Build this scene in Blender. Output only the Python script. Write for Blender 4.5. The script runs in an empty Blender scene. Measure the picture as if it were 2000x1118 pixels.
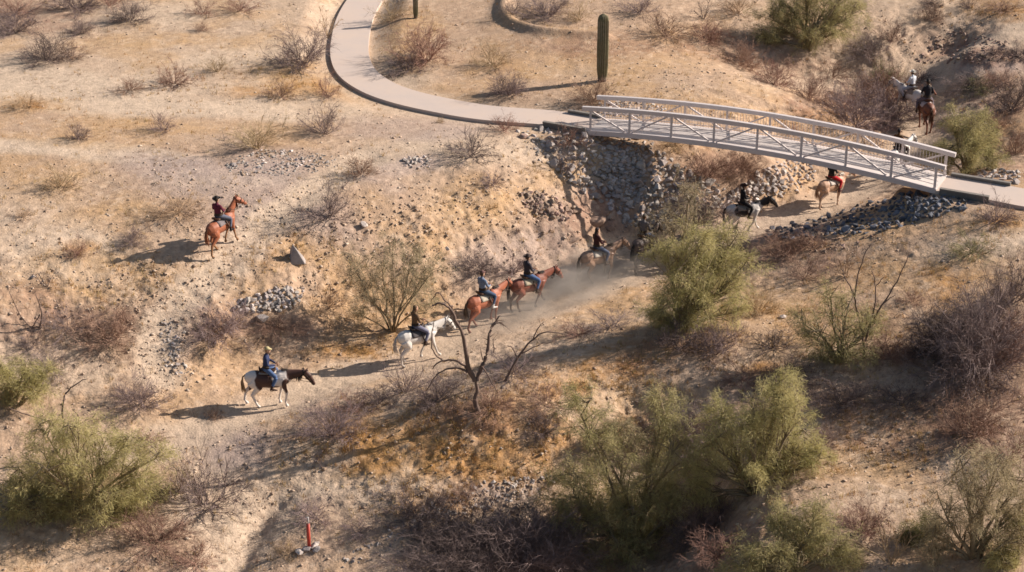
import bpy, bmesh, math, random
import numpy as np
from mathutils import Vector, Matrix, Euler

random.seed(7)
rng = np.random.default_rng(11)
scene = bpy.context.scene
COL = scene.collection

# ------------------------------------------------------------------ camera, world, sun, exposure
CAM_H = 31.4
PITCH = 25.0
cam_data = bpy.data.cameras.new('camera')
cam_data.lens = 70.0
cam_data.sensor_width = 36.0
cam_data.clip_start = 0.5
cam_data.clip_end = 3000.0
cam = bpy.data.objects.new('camera', cam_data)
COL.objects.link(cam)
cam.location = (0, 0, CAM_H)
cam.rotation_euler = (math.radians(90 - PITCH), 0, 0)
scene.camera = cam

SUN_ELEV = 28.5
SUN_AZ = 74.0        # degrees clockwise from +Y (towards +X)
world = bpy.data.worlds.new('World')
scene.world = world
world.use_nodes = True
wn = world.node_tree
for n in list(wn.nodes):
    wn.nodes.remove(n)
wo = wn.nodes.new('ShaderNodeOutputWorld')
wb = wn.nodes.new('ShaderNodeBackground')
ws = wn.nodes.new('ShaderNodeTexSky')
ws.sky_type = 'NISHITA'
ws.sun_disc = False
ws.sun_elevation = math.radians(SUN_ELEV)
ws.sun_rotation = math.radians(SUN_AZ)
ws.dust_density = 2.0
wb.inputs['Strength'].default_value = 0.057
wn.links.new(ws.outputs[0], wb.inputs[0])
wn.links.new(wb.outputs[0], wo.inputs[0])

sd = bpy.data.lights.new('sun', 'SUN')
sd.energy = 4.6
sd.angle = math.radians(0.5)
sd.color = (1.0, 0.895, 0.80)
sun = bpy.data.objects.new('sun', sd)
COL.objects.link(sun)
sdir = Vector((math.sin(math.radians(SUN_AZ)) * math.cos(math.radians(SUN_ELEV)),
               math.cos(math.radians(SUN_AZ)) * math.cos(math.radians(SUN_ELEV)),
               math.sin(math.radians(SUN_ELEV))))
sun.rotation_euler = sdir.to_track_quat('Z', 'Y').to_euler()
sun.location = (40, 60, 60)

scene.view_settings.view_transform = 'Standard'
scene.view_settings.look = 'None'
scene.view_settings.exposure = 0.80
scene.view_settings.gamma = 1.0
scene.view_settings.use_curve_mapping = False
scene.render.engine = 'CYCLES'
scene.cycles.filter_width = 1.6

# ------------------------------------------------------------------ general helpers
FPX = 2000 * 70.0 / 36.0
CP, SP = math.cos(math.radians(PITCH)), math.sin(math.radians(PITCH))


def ray(px, py):
    u = (px - 1000.0) / FPX
    v = (559.0 - py) / FPX
    return np.array([u, CP + v * SP, -SP + v * CP])


def at_z(px, py, z):
    d = ray(px, py)
    t = (CAM_H - z) / -d[2]
    return d[0] * t, d[1] * t


def to_px(x, y, z):
    dz = z - CAM_H
    depth = y * CP - dz * SP
    up = y * SP + dz * CP
    return 1000 + FPX * x / depth, 559 - FPX * up / depth


def tag(o, label=None, category=None, group=None, kind=None):
    if label: o['label'] = label
    if category: o['category'] = category
    if group: o['group'] = group
    if kind: o['kind'] = kind
    return o


def link(o, parent=None):
    COL.objects.link(o)
    if parent is not None:
        o.parent = parent
    return o


def empty(name, loc=(0, 0, 0), rz=0.0):
    o = bpy.data.objects.new(name, None)
    o.empty_display_size = 0.3
    COL.objects.link(o)
    o.location = loc
    o.rotation_euler = (0, 0, rz)
    return o


def mesh_np(name, verts, faces, mats=(), smooth=False, cols=None, matidx=None):
    """verts (N,3); faces: (M,k) array or list of tuples."""
    me = bpy.data.meshes.new(name)
    verts = np.asarray(verts, dtype=np.float32)
    if isinstance(faces, np.ndarray):
        M, k = faces.shape
        me.vertices.add(len(verts))
        me.vertices.foreach_set('co', verts.ravel())
        me.loops.add(M * k)
        me.loops.foreach_set('vertex_index', faces.astype(np.int32).ravel())
        me.polygons.add(M)
        me.polygons.foreach_set('loop_start', np.arange(0, M * k, k, dtype=np.int32))
        me.polygons.foreach_set('loop_total', np.full(M, k, dtype=np.int32))
        me.update(calc_edges=True)
    else:
        me.from_pydata(verts.tolist(), [], faces)
    if smooth:
        me.polygons.foreach_set('use_smooth', np.ones(len(me.polygons), dtype=bool))
    for m in mats:
        me.materials.append(m)
    if matidx is not None:
        me.polygons.foreach_set('material_index', np.asarray(matidx, dtype=np.int32))
    if cols is not None:
        a = me.color_attributes.new('Col', 'FLOAT_COLOR', 'POINT')
        c4 = np.ones((len(verts), 4), dtype=np.float32)
        c4[:, :3] = cols
        a.data.foreach_set('color', c4.ravel())
    me.update()
    return me


# ---- noise
def _hash(ix, iy, seed):
    n = (ix.astype(np.int64) * 374761393 + iy.astype(np.int64) * 668265263 + seed * 1442695041) & 0xFFFFFFFF
    n = ((n ^ (n >> 13)) * 1274126177) & 0xFFFFFFFF
    n = (n ^ (n >> 16)) & 0xFFFFFFFF
    return n / 4294967295.0


def vnoise(x, y, seed=0):
    x = np.asarray(x, dtype=np.float64); y = np.asarray(y, dtype=np.float64)
    x0 = np.floor(x); y0 = np.floor(y)
    fx = x - x0; fy = y - y0
    ix = x0.astype(np.int64); iy = y0.astype(np.int64)
    sx = fx * fx * fx * (fx * (fx * 6 - 15) + 10); sy = fy * fy * fy * (fy * (fy * 6 - 15) + 10)
    a = _hash(ix, iy, seed); b = _hash(ix + 1, iy, seed)
    c = _hash(ix, iy + 1, seed); d = _hash(ix + 1, iy + 1, seed)
    return (a * (1 - sx) + b * sx) * (1 - sy) + (c * (1 - sx) + d * sx) * sy


def fbm(x, y, freq, octs=4, seed=0, gain=0.5):
    """roughly -1..1"""
    s = 0; amp = 1.0; tot = 0
    x = np.asarray(x) * freq; y = np.asarray(y) * freq
    for i in range(octs):
        ca, sa = math.cos(0.6 + i), math.sin(0.6 + i)
        s = s + amp * (vnoise(x * ca - y * sa + 17.3 * i, x * sa + y * ca - 9.1 * i, seed + i) * 2 - 1)
        tot += amp
        amp *= gain
        x = x * 2.03; y = y * 2.03
    return s / tot * 1.5


def ss(a, b, x):
    t = np.clip((x - a) / (b - a), 0, 1)
    return t * t * (3 - 2 * t)


# ---- materials
def mat(name, color=(0.5, 0.5, 0.5), rough=0.8, metal=0.0, noise=0.0, scale=8.0, bump=0.0, spec=0.3,
        attr=False, rand=0.0, rand_hue=0.0, color2=None, transl=0.0, bump_scale=None):
    m = bpy.data.materials.new(name)
    m.use_nodes = True
    nt = m.node_tree
    N = nt.nodes; L = nt.links
    b = N['Principled BSDF']
    b.inputs['Roughness'].default_value = rough
    b.inputs['Metallic'].default_value = metal
    b.inputs['Specular IOR Level'].default_value = spec
    tc = N.new('ShaderNodeTexCoord')
    if attr:
        src = N.new('ShaderNodeAttribute'); src.attribute_name = 'Col'
        c = src.outputs['Color']
    else:
        src = N.new('ShaderNodeRGB'); src.outputs[0].default_value = (*color, 1)
        c = src.outputs[0]
    if color2 is not None or noise > 0:
        nz = N.new('ShaderNodeTexNoise'); nz.inputs['Scale'].default_value = scale
        nz.inputs['Detail'].default_value = 5.0; nz.inputs['Roughness'].default_value = 0.65
        L.new(tc.outputs['Object'], nz.inputs['Vector'])
        mp = N.new('ShaderNodeMapRange')
        mp.inputs['From Min'].default_value = 0.3; mp.inputs['From Max'].default_value = 0.7
        L.new(nz.outputs['Fac'], mp.inputs['Value'])
        if color2 is not None:
            mx = N.new('ShaderNodeMix'); mx.data_type = 'RGBA'
            L.new(mp.outputs[0], mx.inputs['Factor']); L.new(c, mx.inputs['A'])
            mx.inputs['B'].default_value = (*color2, 1)
            c = mx.outputs['Result']
        if noise > 0:
            mp2 = N.new('ShaderNodeMapRange')
            mp2.inputs['From Min'].default_value = 0.3; mp2.inputs['From Max'].default_value = 0.7
            mp2.inputs['To Min'].default_value = 1 - noise; mp2.inputs['To Max'].default_value = 1 + noise
            L.new(nz.outputs['Fac'], mp2.inputs['Value'])
            vm = N.new('ShaderNodeVectorMath'); vm.operation = 'SCALE'
            L.new(c, vm.inputs[0]); L.new(mp2.outputs[0], vm.inputs['Scale'])
            c = vm.outputs[0]
    if rand > 0 or rand_hue > 0:
        oi = N.new('ShaderNodeObjectInfo')
        hs = N.new('ShaderNodeHueSaturation')
        mr = N.new('ShaderNodeMapRange'); mr.inputs['To Min'].default_value = 1 - rand; mr.inputs['To Max'].default_value = 1 + rand
        L.new(oi.outputs['Random'], mr.inputs['Value']); L.new(mr.outputs[0], hs.inputs['Value'])
        ml = N.new('ShaderNodeMath'); ml.operation = 'MULTIPLY'; ml.inputs[1].default_value = 7.31
        fr = N.new('ShaderNodeMath'); fr.operation = 'FRACT'
        L.new(oi.outputs['Random'], ml.inputs[0]); L.new(ml.outputs[0], fr.inputs[0])
        mr2 = N.new('ShaderNodeMapRange'); mr2.inputs['To Min'].default_value = 0.5 - rand_hue; mr2.inputs['To Max'].default_value = 0.5 + rand_hue
        L.new(fr.outputs[0], mr2.inputs['Value']); L.new(mr2.outputs[0], hs.inputs['Hue'])
        L.new(c, hs.inputs['Color'])
        c = hs.outputs[0]
    L.new(c, b.inputs['Base Color'])
    if bump > 0:
        nb = N.new('ShaderNodeTexNoise'); nb.inputs['Scale'].default_value = bump_scale or scale * 2
        nb.inputs['Detail'].default_value = 6.0
        L.new(tc.outputs['Object'], nb.inputs['Vector'])
        bp = N.new('ShaderNodeBump'); bp.inputs['Strength'].default_value = bump; bp.inputs['Distance'].default_value = 0.04
        L.new(nb.outputs['Fac'], bp.inputs['Height']); L.new(bp.outputs[0], b.inputs['Normal'])
    if transl > 0:
        tr = N.new('ShaderNodeBsdfTranslucent'); L.new(c, tr.inputs['Color'])
        ms = N.new('ShaderNodeMixShader'); ms.inputs[0].default_value = transl
        L.new(b.outputs[0], ms.inputs[1]); L.new(tr.outputs[0], ms.inputs[2])
        L.new(ms.outputs[0], N['Material Output'].inputs['Surface'])
    return m


# ---- tube building (numpy, many chains at once)
class Tubes:
    """collects tapered tubes as one mesh"""
    def __init__(self):
        self.v = []; self.f3 = []; self.f4 = []; self.n = 0; self.c = []
        self.m4 = []; self.m3 = []

    def add(self, pts, radii, sides=4, tip=True, col=None, mi=0):
        pts = [Vector(p) for p in pts]
        k = len(pts)
        up = Vector((0.31, 0.17, 0.93)).normalized()
        base = self.n
        frames = []
        for i in range(k):
            if i == 0: d = pts[1] - pts[0]
            elif i == k - 1: d = pts[-1] - pts[-2]
            else: d = pts[i + 1] - pts[i - 1]
            if d.length < 1e-9: d = Vector((0, 0, 1))
            d.normalize()
            a = up.cross(d)
            if a.length < 0.05: a = Vector((1, 0, 0)).cross(d)
            a.normalize(); b = d.cross(a)
            frames.append((a, b))
        rings = k if not tip else k - 1
        for i in range(rings):
            a, b = frames[i]; r = radii[i]
            for s in range(sides):
                t = 2 * math.pi * s / sides
                self.v.append(pts[i] + a * (math.cos(t) * r) + b * (math.sin(t) * r))
                if col is not None: self.c.append(col)
        if tip:
            self.v.append(pts[-1])
            if col is not None: self.c.append(col)
        for i in range(rings - 1):
            for s in range(sides):
                s2 = (s + 1) % sides
                self.f4.append((base + i * sides + s, base + i * sides + s2, base + (i + 1) * sides + s2, base + (i + 1) * sides + s)); self.m4.append(mi)
        if tip:
            ti = base + rings * sides
            for s in range(sides):
                self.f3.append((base + (rings - 1) * sides + s, base + (rings - 1) * sides + (s + 1) % sides, ti)); self.m3.append(mi)
        else:
            self.f4.append(tuple(base + (rings - 1) * sides + s for s in range(sides))); self.m4.append(mi)
            self.f4.append(tuple(base + s for s in reversed(range(sides)))); self.m4.append(mi)
        self.n = base + rings * sides + (1 if tip else 0)

    def mesh(self, name, mats=(), smooth=True):
        me = mesh_np(name, [tuple(v) for v in self.v], self.f4 + self.f3, mats, smooth, cols=self.c if self.c else None,
                     matidx=self.m4 + self.m3)
        return me


def box_faces(b):
    return [(b, b + 3, b + 2, b + 1), (b + 4, b + 5, b + 6, b + 7), (b, b + 1, b + 5, b + 4), (b + 1, b + 2, b + 6, b + 5),
            (b + 2, b + 3, b + 7, b + 6), (b + 3, b, b + 4, b + 7)]


class Boxes:
    def __init__(self):
        self.v = []; self.f = []

    def beam(self, p, q, w, h, up=Vector((0, 0, 1))):
        """box beam from p to q, w sideways, h along up"""
        p = Vector(p); q = Vector(q)
        d = (q - p).normalized()
        a = d.cross(up).normalized(); u = a.cross(d).normalized()
        b = len(self.v)
        for P in (p, q):
            for sa, su in ((-1, -1), (1, -1), (1, 1), (-1, 1)):
                self.v.append(P + a * (sa * w / 2) + u * (su * h / 2))
        self.f += box_faces(b)

    def obj(self, name, m, parent=None):
        me = mesh_np(name, [tuple(v) for v in self.v], self.f, (m,))
        o = bpy.data.objects.new(name, me)
        return link(o, parent)


def catmull(P, n=12):
    P = [np.array(p, dtype=float) for p in P]
    P = [2 * P[0] - P[1]] + P + [2 * P[-1] - P[-2]]
    out = []
    for i in range(1, len(P) - 2):
        for k in range(n):
            t = k / n
            out.append(0.5 * ((2 * P[i]) + (-P[i - 1] + P[i + 1]) * t + (2 * P[i - 1] - 5 * P[i] + 4 * P[i + 1] - P[i + 2]) * t * t + (-P[i - 1] + 3 * P[i] - 3 * P[i + 1] + P[i + 2]) * t ** 3))
    out.append(P[-2])
    return np.array(out)
# ------------------------------------------------------------------ terrain: spot heights surveyed from the view
SPOTS = [
 # wash floor
 (530,790,0),(300,840,0.05),(420,850,-.05),(700,725,0),(800,705,0),(900,650,0),(1050,605,.05),(1200,545,.1),(1330,500,.12),(1400,465,.15),(1500,436,.2),
 (1580,416,.2),(1650,393,.3),(1750,320,.4),(1800,262,.5),(1760,200,.65),(1850,170,1.0),(1990,135,1.8),(1650,140,1.1),(1850,142,1.3),(1700,375,.3),
 # left plateau
 (0,300,3.5),(200,380,3.2),(400,330,3.3),(700,300,3.2),(950,270,3.1),(1100,248,3.05),(600,200,3.2),(0,100,3.6),(300,60,3.6),(650,0,3.6),(860,200,3.05),
 (1100,150,3.1),(1170,30,3.5),(900,60,3.3),(1300,20,3.5),(1060,60,3.55),
 # left bank
 (0,470,3.0),(200,455,2.9),(420,490,2.5),(330,520,2.4),(100,560,2.3),(0,620,2.0),(600,450,2.6),(800,400,2.7),(950,340,2.9),(1020,290,3.0),
 (600,520,1.9),(800,470,2.0),(950,430,1.9),(1100,400,1.9),(1080,450,1.1),(1000,500,.9),(880,540,.9),(650,610,.6),(760,650,.15),(560,600,1.2),(420,620,1.3),(200,650,1.3),
 (300,720,.7),(150,740,.7),(40,720,1.0),(450,700,.35),(600,680,.2),(900,590,.25),(1060,530,.3),(1180,470,.3),(500,660,.5),
 # left abutment slope and mound behind the bridge
 (1150,268,2.8),(1180,330,2.0),(1210,395,1.2),(1225,430,.4),(1250,400,1.1),(1230,350,1.9),(1260,440,.25),(1240,290,2.6),(1290,340,1.9),(1335,380,1.2),(1380,405,.7),(1420,415,.25),(1300,220,3.1),(1400,280,2.5),(1350,310,2.3),
 (1450,330,1.5),(1500,380,.55),(1560,360,.45),(1590,330,.5),(1500,300,2.0),(1600,260,1.5),(1660,290,.7),
 (1300,150,3.3),(1500,200,2.8),(1600,220,2.1),(1680,240,1.1),
 # gully behind and far right
 (1400,110,2.7),(1500,140,1.7),(1600,180,1.1),(1680,200,.8),(1580,90,2.2),(1700,70,2.4),(1760,110,1.6),(1850,120,1.2),(1866,58,3.5),(1900,72,3.1),(1950,60,3.0),(1822,84,2.0),(1790,100,1.6),(1780,66,2.4),(1880,104,2.3),(1940,108,2.3),(1990,105,2.4),(1900,180,1.4),(1990,160,1.9),(1940,200,1.9),(1990,70,2.9),(1800,20,3.0),(1980,10,3.2),
 # right side
 (1840,378,3.0),(1890,385,3.0),(1990,388,3.0),(1960,340,2.9),(1900,335,2.3),(1870,290,1.4),(1960,230,2.4),(2000,190,2.2),(1900,215,1.3),
 (1800,400,2.7),(1740,436,2.3),(1650,458,1.9),(1560,468,1.5),(1490,474,1.0),(1440,480,.5),(1620,438,1.1),(1700,418,1.4),(1550,448,.8),(1800,440,2.6),(1700,500,2.0),(1600,500,1.6),(1900,500,2.5),(1980,600,2.2),(1560,525,1.4),(1480,540,1.1),(1360,570,.7),(1700,600,1.8),
 # near ridge
 (1250,650,1.3),(1350,640,1.5),(1130,690,1.3),(1000,730,1.3),(900,770,1.1),(780,800,.7),(660,850,.4),(570,895,.1),
 (1000,690,.5),(1180,620,.4),(840,740,.2),
 (950,830,.8),(1100,820,.6),(800,880,.2),(650,920,-.3),(700,960,-.4),(900,940,-.2),(1050,900,-.1),(540,1000,-.8),(500,1080,-1.2),(620,1060,-.9),
 (850,1060,-1.0),(1000,1100,-2.1),(1150,1060,-2.2),(1300,1080,-2.8),(1360,990,-2.0),(1330,900,-.9),(1200,900,-.6),(1450,900,.1),(1350,800,.6),(1500,760,.9),(1500,1080,.1),
 (1550,1000,.5),(1700,920,.6),(1800,780,1.2),(1680,730,1.2),(1950,800,1.4),(1900,950,.8),(1950,1100,.5),(1700,1080,.4),(1850,680,1.7),
 # bottom left
 (100,900,.1),(250,930,-.1),(100,1100,-.8),(350,1080,-1.0),(0,820,.5),
]
_sx = []; _sz = []
for (a, b, z) in SPOTS:
    x, y = at_z(a, b, z); _sx.append((x, y)); _sz.append(z)
for (x, y, z) in [(-45, 40, 0), (-50, 70, 3), (-50, 100, 4.2), (-25, 110, 4.2), (0, 112, 4.2), (25, 110, 3.8), (50, 100, 3.5), (45, 70, 3), (42, 50, 2), (30, 30, -1), (10, 28, -3), (-10, 28, -2),
                  (-35, 25, -1), (-34, 85, 3.8), (36, 90, 3.2), (35, 60, 2.8), (-80, 0, 2), (80, 0, 2), (-100, 100, 6), (100, 100, 5), (0, 170, 7), (-90, 200, 9), (90, 200, 8), (0, -30, 0)]:
    _sx.append((x, y)); _sz.append(z)
_sx = np.array(_sx); _sz = np.array(_sz)
_C2 = 1.0 ** 2


def _phi(r2): return np.sqrt(r2 + _C2)


_D2 = ((_sx[:, None, :] - _sx[None, :, :]) ** 2).sum(-1)
_A = _phi(_D2); _n = len(_sz)
_zm = _sz.mean()
_w = np.linalg.solve(_A - 0.35 * np.eye(_n), _sz - _zm)      # light smoothing


def base_h(x, y):
    x = np.asarray(x, dtype=np.float64).ravel(); y = np.asarray(y, dtype=np.float64).ravel()
    out = np.empty_like(x)
    for s in range(0, len(x), 40000):
        e = s + 40000
        r2 = (x[s:e, None] - _sx[None, :, 0]) ** 2 + (y[s:e, None] - _sx[None, :, 1]) ** 2
        out[s:e] = _phi(r2) @ _w + _zm
    return np.clip(out, -3.2, 12)


# path centre line (world)
PATH_Z = 3.1
PATH_W = 1.72
_pl = [at_z(a, b, PATH_Z + 0.10) for a, b in [(760,-60),(722,-15),(695,30),(684,75),(684,112),(700,143),(738,169),(790,188),(860,204),(950,219),(1050,233),(1150,247)]]
BR_A = np.array(at_z(1149, 259, PATH_Z)); BR_B = np.array(at_z(1829, 374, PATH_Z))
_bd = (BR_B - BR_A); BR_L = np.linalg.norm(_bd); _bd = _bd / BR_L
_bn = np.array([-_bd[1], _bd[0]])
if _bn[1] < 0: _bn = -_bn
BR_W = 1.45
c0 = BR_A + _bn * BR_W / 2
_pl[-1] = tuple(c0)
_pl[-2] = tuple(c0 - _bd * 1.9)
PATH1 = catmull(_pl, 10)
c1 = BR_B + _bn * BR_W / 2
PATH2 = catmull([c1, c1 + _bd * 1.9, c1 + _bd * 4.2, c1 + _bd * 9 + np.array([0, 1.2]), c1 + _bd * 16 + np.array([0, 5])], 10)


def seg_dist(x, y, P):
    """distance to polyline, vectorised"""
    d = np.full(x.shape, 1e9)
    for i in range(len(P) - 1):
        ax, ay = P[i]; bx, by = P[i + 1]
        dx, dy = bx - ax, by - ay
        t = np.clip(((x - ax) * dx + (y - ay) * dy) / (dx * dx + dy * dy + 1e-9), 0, 1)
        d = np.minimum(d, np.hypot(x - ax - t * dx, y - ay - t * dy))
    return d


def px_line(pts, z=None):
    out = []
    for p in pts:
        out.append(at_z(p[0], p[1], p[2] if len(p) > 2 else (z or 0)))
    return catmull(out, 5)


TRAIL = px_line([(250,880,0),(350,850,0),(530,795,0),(680,735,0),(800,705,0),(930,645,0),(1050,603,.05),(1200,545,.1),(1330,500,.12),(1480,446,.2),(1630,402,.3),(1750,320,.4),(1800,265,.5),(1780,200,.65),(1850,160,.8),(1990,140,1.0)])
TRAIL2 = px_line([(310,720,.8),(310,650,1.2),(370,570,1.9),(440,500,2.5),(530,430,2.8),(620,370,3.0),(720,310,3.2)])
TRAIL3 = px_line([(430,1130,-1.2),(490,1040,-1.0),(560,960,-.5),(620,900,-.1)])
BERM = px_line([(985,5,3.5),(983,25,3.5),(1000,45,3.5),(1050,62,3.5),(1110,72,3.4),(1180,78,3.3)])
CHAN = px_line([(470,1110,-1.2),(500,1040,-1.0),(530,985,-.7)])


def height(x, y, detail=True):
    shp = np.shape(x)
    x = np.asarray(x, dtype=np.float64).ravel(); y = np.asarray(y, dtype=np.float64).ravel()
    z = base_h(x, y)
    e = 0.4
    sl = np.hypot(base_h(x + e, y) - z, base_h(x, y + e) - z) / e
    near = (np.abs(x) < 45) & (y > 30) & (y < 120)
    dt = np.full(x.shape, 99.0); dp = dt.copy(); db = dt.copy(); dc = dt.copy()
    if near.any():
        xn, yn = x[near], y[near]
        dt[near] = np.minimum(seg_dist(xn, yn, TRAIL), np.minimum(seg_dist(xn, yn, TRAIL2) + .3, seg_dist(xn, yn, TRAIL3) + .3))
        dp[near] = np.minimum(seg_dist(xn, yn, PATH1), seg_dist(xn, yn, PATH2))
        db[near] = seg_dist(xn, yn, BERM)
        dc[near] = seg_dist(xn, yn, CHAN)
    rough = (0.22 + 2.5 * np.clip(sl, 0, .7)) * (0.25 + 0.75 * ss(.3, 1.6, dt))
    z = z + 0.10 * fbm(x, y, .3, 3, 3) * rough
    z = z + 0.030 * fbm(x, y, 1.4, 3, 9) * rough
    n = fbm(x, y, .8, 4, 21)
    z = z - 0.035 * np.clip(1 - np.abs(n) * 3.0, 0, 1) * np.clip(sl * 2.2, 0, 1)
    if detail:
        z = z + 0.038 * fbm(x, y, 3.6, 3, 31, .8) * rough
        cl = vnoise(x * 7, y * 7, 55)
        z = z + 0.06 * np.clip(cl - .66, 0, 1) * 2.2 * rough
    on = 1 - ss(.2, 1.3, dt)
    z = z - 0.10 * on
    if detail: z = z - 0.035 * on * np.clip(vnoise(x * 4.5, y * 4.5, 83) - .55, 0, 1) * 2.2
    z = z + 0.28 * np.exp(-(db / .35) ** 2)
    z = z - 0.13 * np.exp(-((dc + .12 * fbm(x, y, 1.2, 2, 61)) / .30) ** 2)
    # flatten under the path, let the shoulder drop 8 cm below the slab
    w = 1 - ss(PATH_W / 2 + .05, PATH_W / 2 + 1.6, dp)
    z = z * (1 - w) + (PATH_Z - 0.06) * w
    # keep the soil clear of the bridge span
    s_ = (x - BR_A[0]) * _bd[0] + (y - BR_A[1]) * _bd[1]
    t_ = (x - BR_A[0]) * _bn[0] + (y - BR_A[1]) * _bn[1]
    under = ss(0.0, .5, s_) * (1 - ss(BR_L - .5, BR_L, s_)) * ss(-.6, -.1, t_) * (1 - ss(BR_W + .1, BR_W + .6, t_))
    z = z * (1 - under) + np.minimum(z, PATH_Z - .45) * under
    return z.reshape(shp)


def place(px, py):
    """first point of the ground met along the sight line"""
    d = ray(px, py)
    t = np.arange(38, 190, .12)
    P = d[None, :] * t[:, None] + np.array([0, 0, CAM_H])
    h = height(P[:, 0], P[:, 1])
    below = P[:, 2] < h
    i = int(np.argmax(below)) if below.any() else len(t) - 1
    i = max(i, 1)
    a = P[i - 1, 2] - h[i - 1]; b = P[i, 2] - h[i]
    f = a / (a - b + 1e-9)
    p = P[i - 1] * (1 - f) + P[i] * f
    return Vector((p[0], p[1], p[2]))


def hz(x, y):
    return float(height(np.array([x]), np.array([y]))[0])


def px_per_m(p):
    return FPX / (p[1] * CP + (CAM_H - p[2]) * SP)


# ---- ground sheet
Ys = list(np.linspace(44.5, 62, 270)) + list(np.linspace(62, 81, 230)[1:]) + list(np.linspace(81, 102, 190)[1:])
g = []; s = .12; yy = 102
while yy < 900:
    s *= 1.18; yy += s; g.append(yy)
Ys = Ys + g
g = []; s = .1; yy = 44.5
while yy > -250:
    s *= 1.25; yy -= s; g.append(yy)
Ys = np.array(g[::-1] + Ys)
Us = list(np.linspace(-1, 1, 560)); g = []; s = .005; u = 1
while u < 25:
    s *= 1.25; u += s; g.append(u)
Us = np.array([-a for a in g[::-1]] + Us + g)
hw = np.clip(0.285 * Ys + 4.5, 16.5, 60)
X = hw[:, None] * Us[None, :]
Y = np.repeat(Ys[:, None], len(Us), 1)
Z = height(X, Y)
ny, nx = X.shape
idx = np.arange(ny * nx).reshape(ny, nx)
F = np.stack([idx[:-1, :-1], idx[:-1, 1:], idx[1:, 1:], idx[1:, :-1]], -1).reshape(-1, 4)
xf, yf, zf = X.ravel(), Y.ravel(), Z.ravel()

# ---- ground colour (what the soil, gravel and dead grass are made of)
C_TAN = np.array([.415, .29, .198]); C_PALE = np.array([.505, .392, .29]); C_GOLD = np.array([.45, .285, .145])
C_ORANGE = np.array([.40, .205, .065]); C_GREY = np.array([.36, .28, .245]); C_RED = np.array([.26, .15, .105]); C_BROWN = np.array([.20, .135, .095])
PXf, PYf = to_px(xf, yf, zf)


def blob(cx, cy, rx, ry, ang=0, soft=.55, wob=.45, seed=0):
    a = math.radians(ang)
    dx = PXf - cx; dy = PYf - cy
    u = (dx * math.cos(a) + dy * math.sin(a)) / rx
    v = (-dx * math.sin(a) + dy * math.cos(a)) / ry
    r = np.hypot(u, v) + wob * _wob
    return 1 - ss(1 - soft, 1 + soft, r)


_wob = fbm(xf, yf, .45, 4, 77)
_w2 = fbm(xf, yf, 1.6, 4, 91)
colr = np.repeat(C_TAN[None], len(xf), 0)


def mixc(c, w):
    global colr
    w = np.clip(w, 0, 1)[:, None]
    colr = colr * (1 - w) + c[None] * w


mixc(C_PALE, .5 * ss(-.2, .5, fbm(xf, yf, .12, 3, 5)))
mixc(C_GOLD, .45 * ss(.1, .6, fbm(xf, yf, .3, 4, 8)))
for b in [(80,165,300,40,4),(380,210,360,20,2),(60,160,200,30,4),(300,212,260,14,2),(150,295,260,16,5),(60,290,160,14,5),(470,350,160,20),(250,170,200,26),(520,105,150,22,-6),(300,30,120,20),(780,145,60,34),(740,175,70,16),(560,200,120,14),(130,290,220,14,4),(1700,165,180,18),(1900,140,160,16,-5),
          (1650,150,70,16),(100,720,120,50),(120,480,150,50),(900,300,200,30),(1480,110,40,12),(1860,20,24,50),(1980,60,50,24),(780,960,130,30),(950,1020,80,18),(420,960,90,80),(1950,470,120,30,-10),(1650,860,90,40)]:
    mixc(C_PALE * 1.03, .82 * blob(*b))
for b in [(480,370,230,70),(540,310,110,26),(600,430,180,50),(420,330,160,20),(450,860,110,46),(980,960,90,22),(820,320,60,18),(1000,480,160,70,-20),(1960,110,60,22),(800,250,130,22),(480,880,60,50),(330,650,50,60),(1900,130,80,12),
          (1500,450,120,30)]:
    mixc(C_GREY, .62 * blob(*b))
for b in [(600,160,150,34),(800,60,60,60),(1000,120,120,40),(1250,110,130,40),(330,245,120,14),(180,275,140,14),(80,350,120,40),(300,410,140,22),(950,420,110,46),(1070,345,110,24,-20),(850,470,80,40),(760,590,130,60),(1200,170,100,20),(1330,200,90,20),
          (1500,230,140,16,10),(1340,285,60,14),(1500,640,160,60),(1400,550,100,50),(1700,450,120,20,-8),(1900,440,90,20),(1180,600,140,24,-20),(850,660,120,20),(1650,650,100,50),(1800,540,160,40),(650,880,120,60),(60,205,90,14),(1580,50,80,40),
          (200,540,160,50),(880,860,200,60),(1250,780,100,60),(1700,880,120,80),(560,490,80,40),(1550,360,60,16,-30),(350,80,150,16)]:
    mixc(C_GOLD, .72 * blob(*b) * (.65 + .45 * _w2))
for b in [(650,870,90,50,-20),(850,850,190,46,-8),(1130,740,170,34,-12),(680,690,90,16),(950,910,170,40),(1950,260,55,34),(1930,15,80,26),(1640,230,60,14,8),(630,170,70,16),(480,180,60,14),(60,206,50,8),(1240,700,120,34),(1500,720,80,18),
          (1950,430,60,14),(1040,860,120,40),(1560,480,70,18),(850,985,80,36),(1850,570,60,40),(1250,850,50,40),(160,480,30,12),(780,130,50,18)]:
    mixc(C_ORANGE, .70 * blob(*b) * (.65 + .5 * _w2))
for b in [(1500,110,150,24,8),(1650,200,110,44),(1560,500,120,36),(1930,790,130,110),(1850,80,110,36),(230,640,80,44),(1400,330,90,34),(420,620,60,40),(1130,440,80,50),(1160,90,130,26),(1950,330,60,30),(1750,830,120,50),(1400,1080,100,60),(950,820,120,30),
          (1300,700,120,40),(1760,240,60,26),(60,30,100,30),(1940,230,60,40),(1550,780,150,40),(1650,640,80,40),(550,640,70,30),(1170,410,60,34),(60,620,80,60),(1930,175,110,26,-8),(1900,100,110,30),(1960,210,60,30)]:
    mixc(C_RED, .66 * blob(*b) * (.65 + .5 * _w2))
tn = seg_dist(xf, yf, TRAIL) if True else 0
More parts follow.
